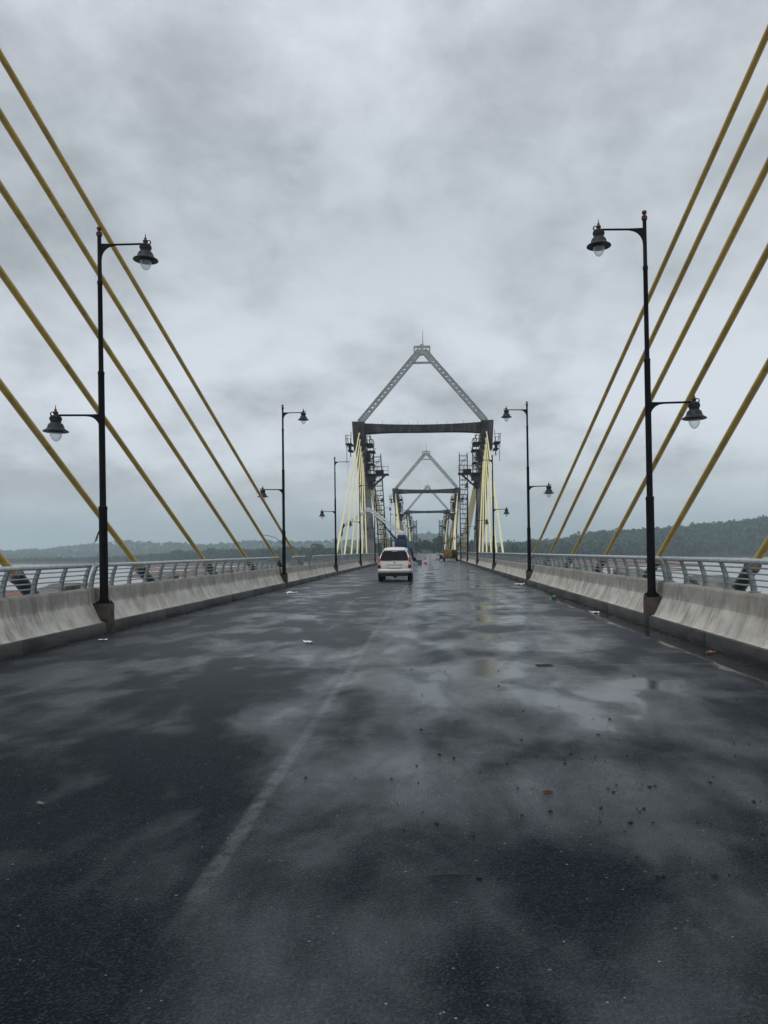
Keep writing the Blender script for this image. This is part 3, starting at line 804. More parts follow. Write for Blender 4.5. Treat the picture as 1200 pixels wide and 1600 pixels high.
# ladder of dark hoops running down the legs of the near tower
# ------------------------------------------------------------ the car
def superring(w0, z0, z1, y, n=20, pw=3.2, lean=0):
    pts = []
    for i in range(n):
        a = 2 * PI * i / n; ca, sa = math.cos(a), math.sin(a)
        x = w0 * math.copysign(abs(ca) ** (2 / pw), ca); zz = math.copysign(abs(sa) ** (2 / pw), sa)
        pts.append((x, y + lean * zz, (z0 + z1) / 2 + (z1 - z0) / 2 * zz))
    return pts
def loft(m, rings):
    k = len(m.v); n = len(rings[0])
    for r_ in rings: m.v += r_
    for i in range(len(rings) - 1):
        for j in range(n):
            m.f.append((k + i * n + j, k + i * n + (j + 1) % n, k + (i + 1) * n + (j + 1) % n, k + (i + 1) * n + j))
    m.f.append(tuple(k + j for j in reversed(range(n)))); m.f.append(tuple(k + (len(rings) - 1) * n + j for j in range(n)))
def make_car():
    c = thing('people_carrier', 'beige silver people carrier seen from behind, driving ahead in the left lane', 'car', (-.79, 39.4, 0))
    b = MB()
    # outline by station (y from the rear): half width, underside, waist, roof half width, roof height
    st = [(.00, .74, .50, .80, .70, .86), (.05, .83, .46, .96, .74, 1.12), (.12, .865, .44, 1.03, .73, 1.30), (.24, .88, .42, 1.05, .62, 1.59),
          (.38, .885, .40, 1.06, .585, 1.69), (.8, .885, .36, 1.06, .59, 1.75), (1.6, .885, .28, 1.05, .60, 1.765), (2.4, .885, .28, 1.03, .66, 1.74),
          (2.95, .885, .28, 1.02, .65, 1.66), (3.3, .885, .28, 1.02, .66, 1.42), (3.62, .875, .29, 1.01, .72, 1.08), (4.1, .86, .31, .96, .74, .99), (4.45, .80, .36, .84, .70, .88), (4.56, .70, .42, .70, .62, .74)]
    rings = []
    for (y, hw, zb, zw, rw, zr) in st:
        half = [(0, zb), (hw * .86, zb), (hw * .97, zb + .06), (hw, zb + .18), (hw, zw - .12), (hw * .985, zw), ((hw * .62 + rw * .38), zw + (zr - zw) * .36), ((hw * .22 + rw * .78), zw + (zr - zw) * .72), (rw * .97, zr - (zr - zw) * .12), (rw * .88, zr - (zr - zw) * .035), (rw * .7, zr), (rw * .4, zr + .006), (0, zr + .012)]
        ring = [(x, y, z) for x, z in half] + [(-x, y, z) for x, z in half[-2:0:-1]]
        rings.append(ring)
    loft(b, rings)
    bo = b.build('body', M['paint'], c, angle=40)
    # rear window set into the tailgate
    def panel(name, quad, out, mt, par, n=1):
        m = MB(); a = [Vector(q) for q in quad]; nrm = (a[1] - a[0]).cross(a[2] - a[1]).normalized()
        m.add([q + nrm * out for q in a] + [q - nrm * .03 for q in a], [(0, 1, 2, 3), (7, 6, 5, 4)] + [(i, i + 4, (i + 1) % 4 + 4, (i + 1) % 4) for i in range(4)])
        bm = bmesh.new(); 
        return m.build(name, mt, par, smooth=False)
    rw_ = MB(); yy = lambda z: (.12 + (z - 1.30) * .40 if z > 1.12 else .05) - .02
    pts = [(-.70, 1.08), (.70, 1.08), (.725, 1.13), (.625, 1.49), (.56, 1.545), (-.56, 1.545), (-.625, 1.49), (-.725, 1.13)]
    vs = [(x, yy(z) - .022, z) for x, z in pts] + [(x, yy(z) + .10, z) for x, z in pts]
    rw_.add(vs, [tuple(range(8)), tuple(reversed(range(8, 16)))] + [(i, i + 8, (i + 1) % 8 + 8, (i + 1) % 8) for i in range(8)])
    rw_.build('rear_window', M['glass_dark'], c, smooth=False)
    g = MB(); g.rbox(-.57, .57, .14, .3, 1.575, 1.63, .02); g.build('rear_spoiler', M['paint'], bo)
    g = MB(); g.rbox(-.13, .13, .115, .15, 1.525, 1.565, .01); g.build('brake_light', M['lamp_clear'], c)
    bp_ = MB(); ring2 = []
    for (z, y0, hw) in ((.42, .03, .80), (.45, -.03, .84), (.53, -.065, .86), (.60, -.06, .865), (.64, -.02, .86), (.66, .03, .85)):
        ring2.append([(-hw, y0 + .22, z), (-hw * .985, y0 + .09, z), (-hw * .9, y0 + .02, z), (-hw * .5, y0, z), (0, y0 - .01, z), (hw * .5, y0, z), (hw * .9, y0 + .02, z), (hw * .985, y0 + .09, z), (hw, y0 + .22, z)])
    k = 9
    for r_ in ring2: bp_.v += r_
    for i in range(5):
        for j in range(8): bp_.f.append((i * k + j, i * k + j + 1, (i + 1) * k + j + 1, (i + 1) * k + j))
    bp_.build('rear_bumper', M['paint'], c, angle=50)
    g = MB(); g.box(-.70, .70, .02, .5, .27, .44); g.build('bumper_underside', M['trim'], c, smooth=False)
    g = MB(); g.rbox(-.36, .36, -.035, .05, .655, .80, .02); g.build('plate_recess', M['plate'], c)
    g = MB(); g.rbox(-.25, .25, -.045, .0, .675, .775, .004); g.build('number_plate', M['white'], c)
    g = MB(); g.rbox(-.42, .42, -.012, .06, .835, .862, .008); g.build('tailgate_grip', M['trim'], c)
    g = MB(); g.lathe([(.055, -.012), (.055, .012), (.035, .02)], 16, Matrix.Translation((0, .02, .99)) @ Matrix.Diagonal((1.15, 1, .75, 1)) @ Matrix.Rotation(PI / 2, 4, 'X')); g.build('emblem', M['chrome'], c)
    for s in (-1, 1):
        tl = MB()
        rows = [(.70, .70, .875, .02), (.80, .70, .885, .01), (.92, .725, .885, .02), (1.04, .735, .875, .05), (1.16, .735, .85, .09), (1.26, .745, .815, .14)]
        for (z, xa, xb, y0) in rows:
            tl.v += [(s * xa, y0 - .032, z), (s * (xb - .02), y0 - .02, z), (s * xb, y0 + .12, z), (s * xa, y0 + .12, z)]
        for i in range(len(rows) - 1):
            for q in range(4): tl.f.append((i * 4 + q, i * 4 + (q + 1) % 4, i * 4 + 4 + (q + 1) % 4, i * 4 + 4 + q))
        tl.f += [(3, 2, 1, 0), tuple(len(rows) * 4 - 4 + q for q in range(4))]
        t_o = tl.build('taillight', M['lamp_red'], c)
        g = MB(); g.rbox(min(s * .725, s * .845), max(s * .725, s * .845), -.032, .04, .83, .99, .012); g.build('reversing_lens', M['lamp_clear'], t_o)
        g = MB(); g.rbox(min(s * .71, s * .86), max(s * .71, s * .86), -.03, .04, .705, .80, .01); g.build('dark_lens', M['trim'], t_o)
        g = MB(); g.rbox(min(s * .90, s * 1.06), max(s * .90, s * 1.06), 3.05, 3.2, 1.02, 1.2, .04); g.rbox(min(s * .84, s * .95), max(s * .84, s * .95), 3.1, 3.16, 1.04, 1.1, .01); g.build('mirror', M['trim'], c)
        sw = MB(); sw.prism([(.55, 1.12), (2.9, 1.08), (3.25, 1.12), (2.75, 1.60), (.75, 1.62)], 'x', s * .60, s * .86)
        # side glass follows the lean of the cabin
        sg_ = MB(); zq = lambda z: .872 - (z - 1.06) * .31
        poly = [(.55, 1.13), (2.95, 1.10), (3.15, 1.14), (2.72, 1.56), (.72, 1.60)]
        sg_.add([(s * (zq(z) + .008), y, z) for y, z in poly] + [(s * (zq(z) - .05), y, z) for y, z in poly], [tuple(range(5)), tuple(reversed(range(5, 10)))] + [(i, i + 5, (i + 1) % 5 + 5, (i + 1) % 5) for i in range(5)])
        sg_.build('side_window', M['glass_dark'], c, smooth=False)
        for y in (.72, 3.5):
            wm = MB(); wm.lathe([(.18, -.10), (.29, -.105), (.318, -.085), (.325, 0), (.318, .085), (.29, .105), (.18, .10)], 24)
            mtx = Matrix.Translation((s * .765, y, .325)) @ Matrix.Rotation(PI / 2, 4, 'Y')
            wh = MB().add(wm.v, wm.f, mtx).build('wheel', M['tyre'], c)
            rm = MB(); rm.lathe([(.03, .07), (.17, .085), (.205, .108), (.20, .06)], 20)
            MB().add([(s * v[2] + s * .765, v[0] + y, v[1] + .325) for v in rm.v], rm.f).build('rim', M['rim'], wh)
    g = MB(); g.tube([(.45, -.02, .28), (.45, .3, .28)], .03, 8); g.build('exhaust', M['trim'], c)
    g = MB(); g.tube([(-.78, .72, .33), (.78, .72, .33)], .06, 8); g.lathe([(.03, -.14), (.13, -.06), (.14, 0), (.13, .06), (.03, .14)], 12, Matrix.Translation((.0, .72, .31)) @ Matrix.Rotation(PI / 2, 4, 'Y')); g.build('rear_axle', M['trim'], c)
    return c
make_car()

# ------------------------------------------------------------ boom truck behind the car
def wheel(par, x, y, r, wd, s):
    wm = MB(); wm.lathe([(r * .55, -wd / 2), (r * .9, -wd / 2), (r, -wd * .35), (r, wd * .35), (r * .9, wd / 2), (r * .55, wd / 2)], 20)
    o_ = MB().add([(v[2] + x, v[0] + y, v[1] + r) for v in wm.v], wm.f).build('wheel', M['tyre'], par)
    rm = MB(); rm.lathe([(.04, .0), (r * .5, .02), (r * .56, .0)], 16)
    MB().add([(s * (v[2] + wd / 2 + .002) + x, v[0] + y, v[1] + r) for v in rm.v], rm.f).build('rim', M['rim'], o_)
def boom_truck():
    t_ = thing('boom_truck', 'blue truck-mounted boom machine ahead of the car, white arm folded over the left railing', 'boom truck', (-2.05, 84, 0))
    MB().rbox(-1.1, 1.15, -1.2, 6.2, .75, 1.0, .03).build('chassis', M['blue'], t_)
    MB().rbox(-1.15, 1.15, 4.3, 6.1, 1.0, 2.75, .12).build('cab', M['blue_light'], t_)
    m = MB(); m.rbox(-1.1, .9, 1.4, 4.2, 1.0, 1.7, .05); m.rbox(.4, 1.3, -.9, .9, .9, 1.45, .05); m.rbox(.55, 1.2, -1.1, .2, 1.45, 1.95, .04)
    m.build('equipment_box', M['blue'], t_)
    m = MB(); m.lathe([(.75, 1.0), (.75, 1.3), (.6, 1.45), (.6, 1.7)], 20); m.rbox(-.72, .62, -.8, .7, 1.7, 3.0, .08); m.rbox(-.45, .5, -.85, .4, 2.9, 3.35, .12)
    tr_ = m.build('turret', M['blue'], t_)
    m = MB(); m.rbox(-.98, -.73, -.5, .5, 1.75, 2.6, .04); m.build('control_box', M['boom_white'], tr_)
    for (x, s) in ((-.95, -1), (.95, 1)):
        for y in (-.3, .9, 4.9): wheel(t_, x, y, .5, .3, s)
    P0 = Vector((.05, -.2, 3.3)); P1 = Vector((-3.6, -.2, 6.15)); P2 = Vector((-6.15, -.2, 4.5)); P3 = Vector((-6.55, -.2, 3.55)); P4 = Vector((-6.45, -.2, .6))
    # main arm: twin-rail lattice box
    m = MB(); dv = (P1 - P0).normalized(); up = Vector((-dv.z, 0, dv.x)) * -1
    up = Vector((dv.z, 0, -dv.x)); up = -up if up.z < 0 else up
    for o_ in (up * .30, up * -.02):
        for yy in (-.22, .22): m.beam(P0 + o_ + Vector((0, yy, 0)), P1 + o_ * .7 + Vector((0, yy, 0)), .13, .17)
    L = (P1 - P0).length
    for i in range(9):
        a = P0 + dv * (L * (i + .5) / 9.5)
        for yy in (-.22, .22):
            m.beam(a + up * -.02 + Vector((0, yy, 0)), a + up * .28 + Vector((0, yy, 0)), .07, .07)
    m.rbox(-.4, .35, -.62, .25, 3.2, 3.75, .1)
    bo = m.build('main_arm', M['boom_white'], t_, smooth=False)
    m = MB(); a = P0 + Vector((-.6, 0, -.55)); b_ = P0 + dv * (L * .62) - up * .12
    m.tube([a, a + (b_ - a) * .5], .11, 8); m.tube([a + (b_ - a) * .45, b_], .07, 8); m.build('lift_ram', M['blue'], bo)
    m = MB(); m.beam(P1, P1 + (P0 - P1) * .55 - up * .22, .14, .14); m.build('hose_tray', M['blue_light'], bo, smooth=False)
    m = MB()
    for yy in (-.16, .16): m.beam(P1 + Vector((.05, yy, 0)), P2 + Vector((0, yy, 0)), .13, .26)
    dd = P2 - P1
    for i in range(7): m.beam(P1 + dd * ((i + .5) / 7) + Vector((0, -.2, 0)), P1 + dd * ((i + .5) / 7) + Vector((0, .2, 0)), .08, .08)
    m.lathe([(.25, -.3), (.25, .3)], 14, Matrix.Translation(P1) @ Matrix.Rotation(PI / 2, 4, 'X'))
    m.build('fore_arm', M['boom_white'], t_, smooth=False)
    m = MB(); m.tube([P2 + Vector((.3, 0, .15)), P2 + Vector((-.15, 0, .0)), P2 + Vector((-.4, 0, -.45)), P3, P3 + Vector((-.02, 0, -.3))], [.14, .17, .16, .15, .12], 8); m.build('wrist', M['rust_dark'], t_)
    m = MB()
    for yy in (-.1, .1): m.beam(P3 + Vector((0, yy, -.2)), P4 + Vector((.0, yy, -2.4)), .14, .1)
    for i in range(9): m.beam(P3 + (P4 - P3) * (i / 9) + Vector((0, -.13, -.25)), P3 + (P4 - P3) * (i / 9) + Vector((0, .13, -.25)), .06, .06)
    m.build('drop_arm', M['boom_white'], t_, smooth=False)
    # outriggers
    for s in (-1, 1):
        m = MB(); m.beam((s * .6, 2.2, .62), (s * 1.95, 2.2, .45), .22, .22); m.rbox(s * 1.95 - .2, s * 1.95 + .2, 1.9, 2.5, .0, .55, .03)
        m.beam((s * .7, 1.9, .85), (s * 1.8, 1.9, .2), .12, .12)
        m.build('outrigger', M['blue_light'], t_, smooth=False)
    m = MB(); m.tube([(.75, -.9, 1.5), (1.0, -1.0, 1.9), (1.15, -.9, 1.4), (1.25, -.7, .9), (1.35, -.5, .75)], .09, 6); m.build('hose', M['trim'], t_)
    return t_
boom_truck()

# ------------------------------------------------------------ trailer, trolley, cones
def trailer():
    t_ = thing('site_trailer', 'mustard site trailer with a dark drum, parked by the right barrier', 'trailer', (4.05, 113, 0))
    MB().rbox(-1.02, .22, -.2, 2.6, .55, 1.72, .06).build('housing', M['mustard'], t_)
    m = MB(); m.lathe([(.2, -1.3), (.5, -1.2), (.62, -.9), (.62, .9), (.5, 1.2), (.2, 1.3)], 22, Matrix.Translation((.50, 1.2, 1.12)) @ Matrix.Rotation(PI / 2, 4, 'X')); m.build('drum', M['rust_dark'], t_)
    m = MB(); m.rbox(-1.0, 1.05, -.25, 2.7, .42, .55, .02); m.beam((0, 2.7, .48), (0, 4.0, .45), .12, .12); m.build('chassis', M['rust_dark'], t_, smooth=False)
    m = MB(); m.rbox(-.85, .0, -.225, -.19, .75, 1.5, .01); m.build('access_door', M['mustard'], t_)
    for (x, s) in ((-.93, -1), (.97, 1)):
        for y in (.35, 2.0): wheel(t_, x, y, .33, .2, s)
    return t_
trailer()
t_ = thing('tool_trolley', 'small blue wheeled trolley with a white drum, left of the mustard trailer', 'trolley', (2.85, 116, 0))
MB().rbox(-.35, .4, -.3, .7, .3, .95, .05).build('body', M['blue'], t_)
MB().lathe([(.14, .55), (.16, .6), (.16, .95), (.05, 1.0)], 14, Matrix.Translation((.25, -.45, 0))).build('drum', M['white'], t_)
m = MB(); m.tube([(-.3, -.3, .8), (-.6, -.7, 1.15), (-.55, -.75, 1.25)], .03, 6); m.tube([(.2, -.2, .9), (.1, 0, 1.35)], .03, 6); m.build('handle', M['blue_light'], t_)
m = MB(); m.beam((-.4, 0, .2), (-1.2, .1, .12), .1, .1); m.build('drawbar', M['blue_light'], t_, smooth=False)
for x in (-.38, .42): wheel(t_, x, .2, .2, .1, 1 if x > 0 else -1)
def cone():
    c = thing('traffic_cone', '', 'traffic cone', group='orange cones on the road ahead')
    m = MB(); m.rbox(-.2, .2, -.2, .2, 0, .04, .01); m.lathe([(.16, .04), (.145, .09), (.035, .72), (.025, .73)], 18); co = m.build('body', M['cone'], c)
    m = MB(); m.lathe([(.126, .22), (.091, .42)], 18); m.v = [(x * 1.03, y * 1.03, z) for x, y, z in m.v]; m.build('reflective_band', M['white'], co)
    return c
cn = cone()
c = place(cn, True, 'orange traffic cone with white band beside the pale blue outrigger', (.48, 92, 0)); c.scale = (1.15,) * 3
place(cn, False, 'distant orange traffic cone left of the mustard trailer', (2.35, 143, 0))

# ------------------------------------------------------------ litter and dirt on the road
def blob(r, sx=1, sy=1, sz=1, seed=0, sub=1):
    bm = bmesh.new(); bmesh.ops.create_icosphere(bm, subdivisions=sub, radius=r)
    for v in bm.verts:
        q = 1 + .45 * mnoise.noise(v.co / r * 1.3 + Vector((seed, seed * 1.7, 0)))
        v.co = Vector((v.co.x * sx * q, v.co.y * sy * q, max(-r * sz * .3, v.co.z * sz * q)))
    m = MB(); bm.verts.index_update()
    m.add([v.co for v in bm.verts], [[v.index for v in f.verts] for f in bm.faces]); bm.free(); return m
clods = [blob(.016, 1.35, 1, .5, k).mesh('dirt_clod', M['dirt'], angle=60) for k in range(4)]
for i in range(170):
    if i < 120: x, y = random.gauss(2.05, .7), random.gauss(5.0, 1.0)
    else: x, y = random.uniform(.6, 4.8), random.uniform(3.2, 10)
    y = max(3.6, y)
    o_ = link('dirt_clod', random.choice(clods), None, (x, y, .005), random.uniform(0, 6)); o_.scale = (random.choice((.3, .35, .4, .5, .6, .8)),) * 3
    tag(o_, 'small dark crumb of dirt lying on the wet asphalt of the right lane', 'dirt', 'crumbs of dirt scattered on the right lane')
gv = MB()
for i in range(60):
    x = random.uniform(-5.2, 5.25); y = 2.4 + random.random() ** 1.6 * 16
    s = random.uniform(.0025, .006); a = random.uniform(0, 6)
    gv.add([(x + s * math.cos(a + q * 2.1) * random.uniform(.8, 1.5), y + s * math.sin(a + q * 2.1), .001) for q in range(3)] + [(x, y, .001 + s)], [(0, 1, 3), (1, 2, 3), (2, 0, 3)])
tag(gv.build('grit', M['grit'], smooth=False), 'fine pale grit sprinkled over the wet asphalt', None, None, 'stuff')
gv = MB()
for s_ in (-1, 1):
    for i in range(1300):
        y = 6 + random.random() ** 1.5 * 40; x = s_ * (5.33 - abs(random.gauss(0, .09)))
        s = random.uniform(.006, .022); a = random.uniform(0, 6)
        gv.add([(x + s * math.cos(a + q * 2.1) * random.uniform(.8, 1.8), y + s * math.sin(a + q * 2.1), .001) for q in range(3)] + [(x, y, .001 + s * .7)], [(0, 1, 3), (1, 2, 3), (2, 0, 3)])
tag(gv.build('silt', M['dirt'], smooth=False), 'dark silt and crumbs washed up along both kerbs', None, None, 'stuff')
# green bottle, wrappers, leaf, stick, twig, iron cover
b_ = thing('plastic_bottle', 'crumpled green plastic bottle lying by the right kerb', 'bottle', (4.85, 23.6, .07), R(70))
m = MB().lathe([(.02, -.16), (.06, -.155), (.066, -.1), (.05, -.03), (.066, .03), (.062, .09), (.025, .15), (.022, .18)], 14, Matrix.Rotation(R(85), 4, 'Y')); m.build('body', M['green'], b_)
MB().lathe([(.026, .178), (.026, .205)], 12, Matrix.Rotation(R(85), 4, 'Y')).build('cap', M['white'], b_)
def wrapper(label, loc, sx, sy, seed, mt, name='wrapper', cat='litter'):
    m = MB(); n = 6
    for i in range(n + 1):
        for j in range(n + 1):
            u, v = i / n - .5, j / n - .5
            m.v.append((u * sx, v * sy, .012 + .35 * min(sx, sy) * abs(mnoise.noise(Vector((u * 3 + seed, v * 3, seed)))) ))
    for i in range(n):
        for j in range(n):
            q = i * (n + 1) + j; m.f.append((q, q + 1, q + n + 2, q + n + 1))
    o_ = m.build(name, mt, smooth=False); o_.location = loc; o_.rotation_euler = (0, 0, seed); tag(o_, label, cat); return o_
wrapper('crumpled white wrapper by the right kerb near the second lamp', (5.0, 34.0, 0), .5, .35, 1.2, M['white'])
wrapper('white scrap of plastic by the right kerb, nearer than the green bottle', (5.0, 18.5, 0), .28, .16, 2.1, M['white'])
wrapper('small white paper scrap against the left kerb by the foreground lamp', (-4.85, 13.8, 0), .16, .11, .4, M['white'])
wrapper('flat white scrap lying in the left lane ahead', (-1.05, 13.1, 0), .20, .14, 1.9, M['white'])
wrapper('pale flattened scrap in the left lane near the left barrier', (-4.3, 29.2, 0), .5, .3, .9, M['white'])
wrapper('curled orange leaf in the gutter water on the right', (5.12, 11.2, .0), .17, .10, .7, M['leaf_dry'], 'dry_leaf', 'leaf')
wrapper('pale scrap of paper in the left foreground asphalt', (-1.38, 4.75, 0), .06, .03, 2.4, M['grit'])
o_ = MB().tube([(-.035, 0, .008), (0, .004, .009), (.03, 0, .007)], [.006, .008, .005], 7).build('stick', M['orange']); o_.location = (1.78, 4.87, 0); tag(o_, 'short orange brown stick lying on the asphalt in the right lane', 'stick')
o_ = MB().tube([(-.10, -.01, .008), (-.03, .008, .012), (.04, .012, .009), (.10, .02, .006)], [.004, .006, .005, .002], 6).tube([(.02, .01, .01), (.05, .035, .01)], [.003, .002], 5).build('twig', M['bark']); o_.location = (1.13, 3.62, 0); tag(o_, 'thin dark twig on the asphalt near the viewer', 'twig')
o_ = thing('drain_cover', 'small dark iron cover set in the right lane', 'drain cover', (2.55, 10.2, 0), .1)
MB().rbox(-.11, .11, -.09, .09, -.02, .005, .002).build('frame', M['rust_dark'], o_)
m = MB()
for q in range(5): m.box(-.09, .09, -.075 + q * .034, -.057 + q * .034, .005, .008)
m.build('grate', M['trim'], o_, smooth=False)

# ------------------------------------------------------------ terrain: river bed, mud banks, hills
def interp(u, tab):
    if u <= tab[0][0]: return tab[0][1]
    for (a, va), (b, vb) in zip(tab, tab[1:]):
        if u <= b:
            f = (u - a) / (b - a); f = f * f * (3 - 2 * f); return va + (vb - va) * f
    return tab[-1][1]
def ux(px): return (px - 672) / 1200
SHORE = [(-2.5, 1500), (-.8, 1150), (-.56, 1100), (-.38, 1080), (-.27, 900), (-.17, 700), (-.1, 560), (-.02, 500), (.06, 500), (.12, 620), (.2, 820), (.44, 900), (.8, 900), (2.5, 1300)]
RA = [(ux(p), v) for p, v in ((-300, 14), (0, 9), (60, 10), (120, 17), (200, 22), (270, 18), (330, 15), (400, 20), (470, 18), (540, 19), (600, 21), (660, 24), (705, 23), (745, 15), (770, 12), (860, 13), (1000, 15), (1200, 20), (1500, 18))]
RB = [(ux(p), v) for p, v in ((-300, -3), (100, -3), (300, 0), (400, 4), (560, 4), (700, 4), (740, 3), (800, 6), (850, 10), (880, 13), (930, 20), (985, 23), (1070, 30), (1130, 36), (1200, 44), (1300, 50), (1500, 60))]
def fbm(x, y, s, o=4):
    return mnoise.fractal(Vector((x * s, y * s, .37)), 1.0, 2.1, o)
def bump_(t_, a, b):
    t_ = min(1, max(0, (t_ - a) / (b - a))); return t_ * t_ * (3 - 2 * t_)
def height(X, Y):
    r = math.hypot(X, Y)
    if Y > 30: u = X / Y
    else: u = 3.0 if X > 0 else -3.0
    u = max(-3, min(3, u)); rr = Y if Y > 30 else r
    h = -14.0
    sh = interp(u, SHORE) + 40 * fbm(X, Y, .006)
    # mud banks bared by low water
    if Y > 150:
        a = fbm(X, Y, .011, 5); b = fbm(X * .35, Y * 1.6, .012, 4)
        side = bump_(abs(u), .40, .345) if u > 0 else bump_(abs(u), .46, .36)
        mud = bump_(Y, 360, 430) * side * (0 if Y > sh + 100 else 1)
        mud *= 1 if b > -.22 else max(0, 1 + (b + .22) * 8)
        h += mud * (3.6 + 1.0 * a)
        if u < -.44: h += 3.7 * bump_(Y, 300, 312) * bump_(Y, 345, 333) * bump_(u, -.52, -.485)
        if u < -.48: h += 3.7 * bump_(Y, 215, 232) * bump_(Y, 285, 272) * bump_(u, -.60, -.57) * bump_(u, -.50, -.525)
    land = bump_(rr, sh, sh + 60)
    h += land * (4.6 + 1.2 * fbm(X, Y, .004))
    if abs(u) < .25: h += bump_(rr, 470, 500) * 8.2 * bump_(abs(X), 60, 25)
    hb = interp(u, RB) / 1200 * 1180 + 1.5 - 9
    h += land * max(0, hb + 9.5) * math.exp(-((rr - 1220) / 190) ** 2) * (1 + .12 * fbm(X, Y, .008))
    ha = interp(u, RA) / 1200 * 2600 + 1.5 - 11
    h += land * max(0, ha + 9.5) * math.exp(-((rr - 2600) / 360) ** 2) * (1 + .07 * fbm(X, Y, .003))
    return h
angs = [a for a in np.arange(-42, 42.01, .35)] + [a for a in np.arange(45, 316, 3.0)]
rads = [0.5, 20, 60, 110, 160]
while rads[-1] < 3150: rads.append(rads[-1] * (1.022 if rads[-1] > 200 else 1.06))
vs = []; fs = []; NA = len(angs)
for r in rads:
    for a in angs:
        X = r * math.sin(R(a)); Y = r * math.cos(R(a)); vs.append((X, Y, height(X, Y) if r > 100 else -14.0))
for i in range(len(rads) - 1):
    for j in range(NA):
        fs.append((i * NA + j, i * NA + (j + 1) % NA, (i + 1) * NA + (j + 1) % NA, (i + 1) * NA + j))
fs.append(tuple(range(NA)))
tmat = bpy.data.materials.new('river_land'); tmat.use_nodes = True
t = NT(tmat.node_tree); bs = t.n['Principled BSDF']
P = t.new('ShaderNodeNewGeometry').outputs['Position']; sp = t.new('ShaderNodeSeparateXYZ'); t.l.new(P, sp.inputs[0])
mudc = t.mix(t.mapr(t.noise(t.scale(P, (.02, .06, .1)), 1.0, 6, .6), .35, .65), (.16, .075, .05), (.105, .085, .06))
mudc = t.mix(t.mapr(t.noise(P, .011, 4, .6), .45, .6), mudc, (.20, .085, .06))
grn = t.mix(t.noise(P, .03, 5, .6), (.028, .048, .03), (.06, .078, .04))
t.put(bs.inputs['Base Color'], t.mix(t.mapr(t.math('ADD', sp.outputs[2], t.math('MULTIPLY', t.noise(P, .05, 4), 1.5)), -9.2, -8.4), mudc, grn))
bs.inputs['Roughness'].default_value = .85; bs.inputs['Specular IOR Level'].default_value = .2
ter = MB(); ter.v = vs; ter.f = fs
to = ter.build('terrain', tmat); to['kind'] = 'structure'
# river water
wm_ = bpy.data.materials.new('river_water'); wm_.use_nodes = True
t = NT(wm_.node_tree); bs = t.n['Principled BSDF']
P = t.new('ShaderNodeNewGeometry').outputs['Position']
t.put(bs.inputs['Base Color'], t.mix(t.noise(P, .01, 3), (.27, .27, .26), (.33, .325, .31)))
bs.inputs['Roughness'].default_value = .28; bs.inputs['IOR'].default_value = 1.333
bn = t.new('ShaderNodeBump'); bn.inputs['Strength'].default_value = .2; bn.inputs['Distance'].default_value = .5
t.put(bn.inputs['Height'], t.noise(t.scale(P, (1, .7, 1)), .8, 4, .6)); t.l.new(bn.outputs[0], bs.inputs['Normal'])
m = MB(); m.add([(3100 * math.cos(2 * PI * q / 64), 3100 * math.sin(2 * PI * q / 64), -11.0) for q in range(64)], [tuple(range(64))])
wo = m.build('water', wm_, smooth=False); wo['kind'] = 'structure'

# ------------------------------------------------------------ woods on the hills (read as one mass) and single trees near the bridge end
def leaf_cloud(n, rad, size, seed, lumps=5, squash=.75):
    g = np.random.default_rng(seed)
    cen = g.normal(size=(lumps, 3)); cen /= np.linalg.norm(cen, axis=1)[:, None]; cen *= rad * g.uniform(.25, .62, (lumps, 1)); cen[:, 2] *= squash
    k = g.integers(0, lumps, n); d = g.normal(size=(n, 3)); d /= np.linalg.norm(d, axis=1)[:, None]
    p = cen[k] + d * (rad * .52 * g.uniform(.55, 1.0, (n, 1)) ** .6) * np.array([1, 1, squash])
    nrm = d + g.normal(size=(n, 3)) * .55; nrm /= np.linalg.norm(nrm, axis=1)[:, None]
    a = np.cross(nrm, g.normal(size=(n, 3))); a /= np.linalg.norm(a, axis=1)[:, None]; b = np.cross(nrm, a)
    s = size * g.uniform(.6, 1.3, (n, 1))
    q = np.stack([p - a * s, p + b * s * .7, p + a * s, p - b * s * .7], 1)
    return q.reshape(-1, 3)
def cloud_mesh(name, V, material):
    n = len(V) // 4
    me = bpy.data.meshes.new(name); me.vertices.add(len(V)); me.loops.add(n * 4); me.polygons.add(n)
    me.vertices.foreach_set('co', V.astype(np.float32).ravel()); me.loops.foreach_set('vertex_index', np.arange(n * 4, dtype=np.int32))
    me.polygons.foreach_set('loop_start', np.arange(0, n * 4, 4, dtype=np.int32)); me.update(calc_edges=True); me.validate()
    me.materials.append(material); return me
temps_n = [leaf_cloud(54, 1.0, .26, 50 + k) for k in range(7)]
temps_f = [leaf_cloud(26, 1.0, .36, 80 + k) for k in range(7)]
def wood(name, label, count, rr0, rr1, u0, u1, hmin, hmax, temps, seed, dense=None):
    g = random.Random(seed); out_ = []; tries = 0
    while len(out_) < count and tries < count * 12:
        tries += 1
        rr = g.uniform(rr0, rr1); u = g.uniform(u0, u1); Y = rr; X = u * Y
        if abs(X) < 34 and Y < 560: continue
        z = height(X, Y)
        if z < -9.6: continue
        th = g.uniform(hmin, hmax) * (1.25 if g.random() < .07 else 1)
        V = temps[g.randrange(len(temps))]; a = g.uniform(0, 6.28); ca, sa = math.cos(a), math.sin(a)
        w_ = th * g.uniform(.40, .62)
        Q = np.empty_like(V); Q[:, 0] = (V[:, 0] * ca - V[:, 1] * sa) * w_ + X; Q[:, 1] = (V[:, 0] * sa + V[:, 1] * ca) * w_ + Y; Q[:, 2] = V[:, 2] * th * .55 + z + th * .52
        out_.append(Q)
    o_ = link(name, cloud_mesh(name, np.concatenate(out_), M['leaf']))
    return tag(o_, label, 'forest', None, 'stuff')
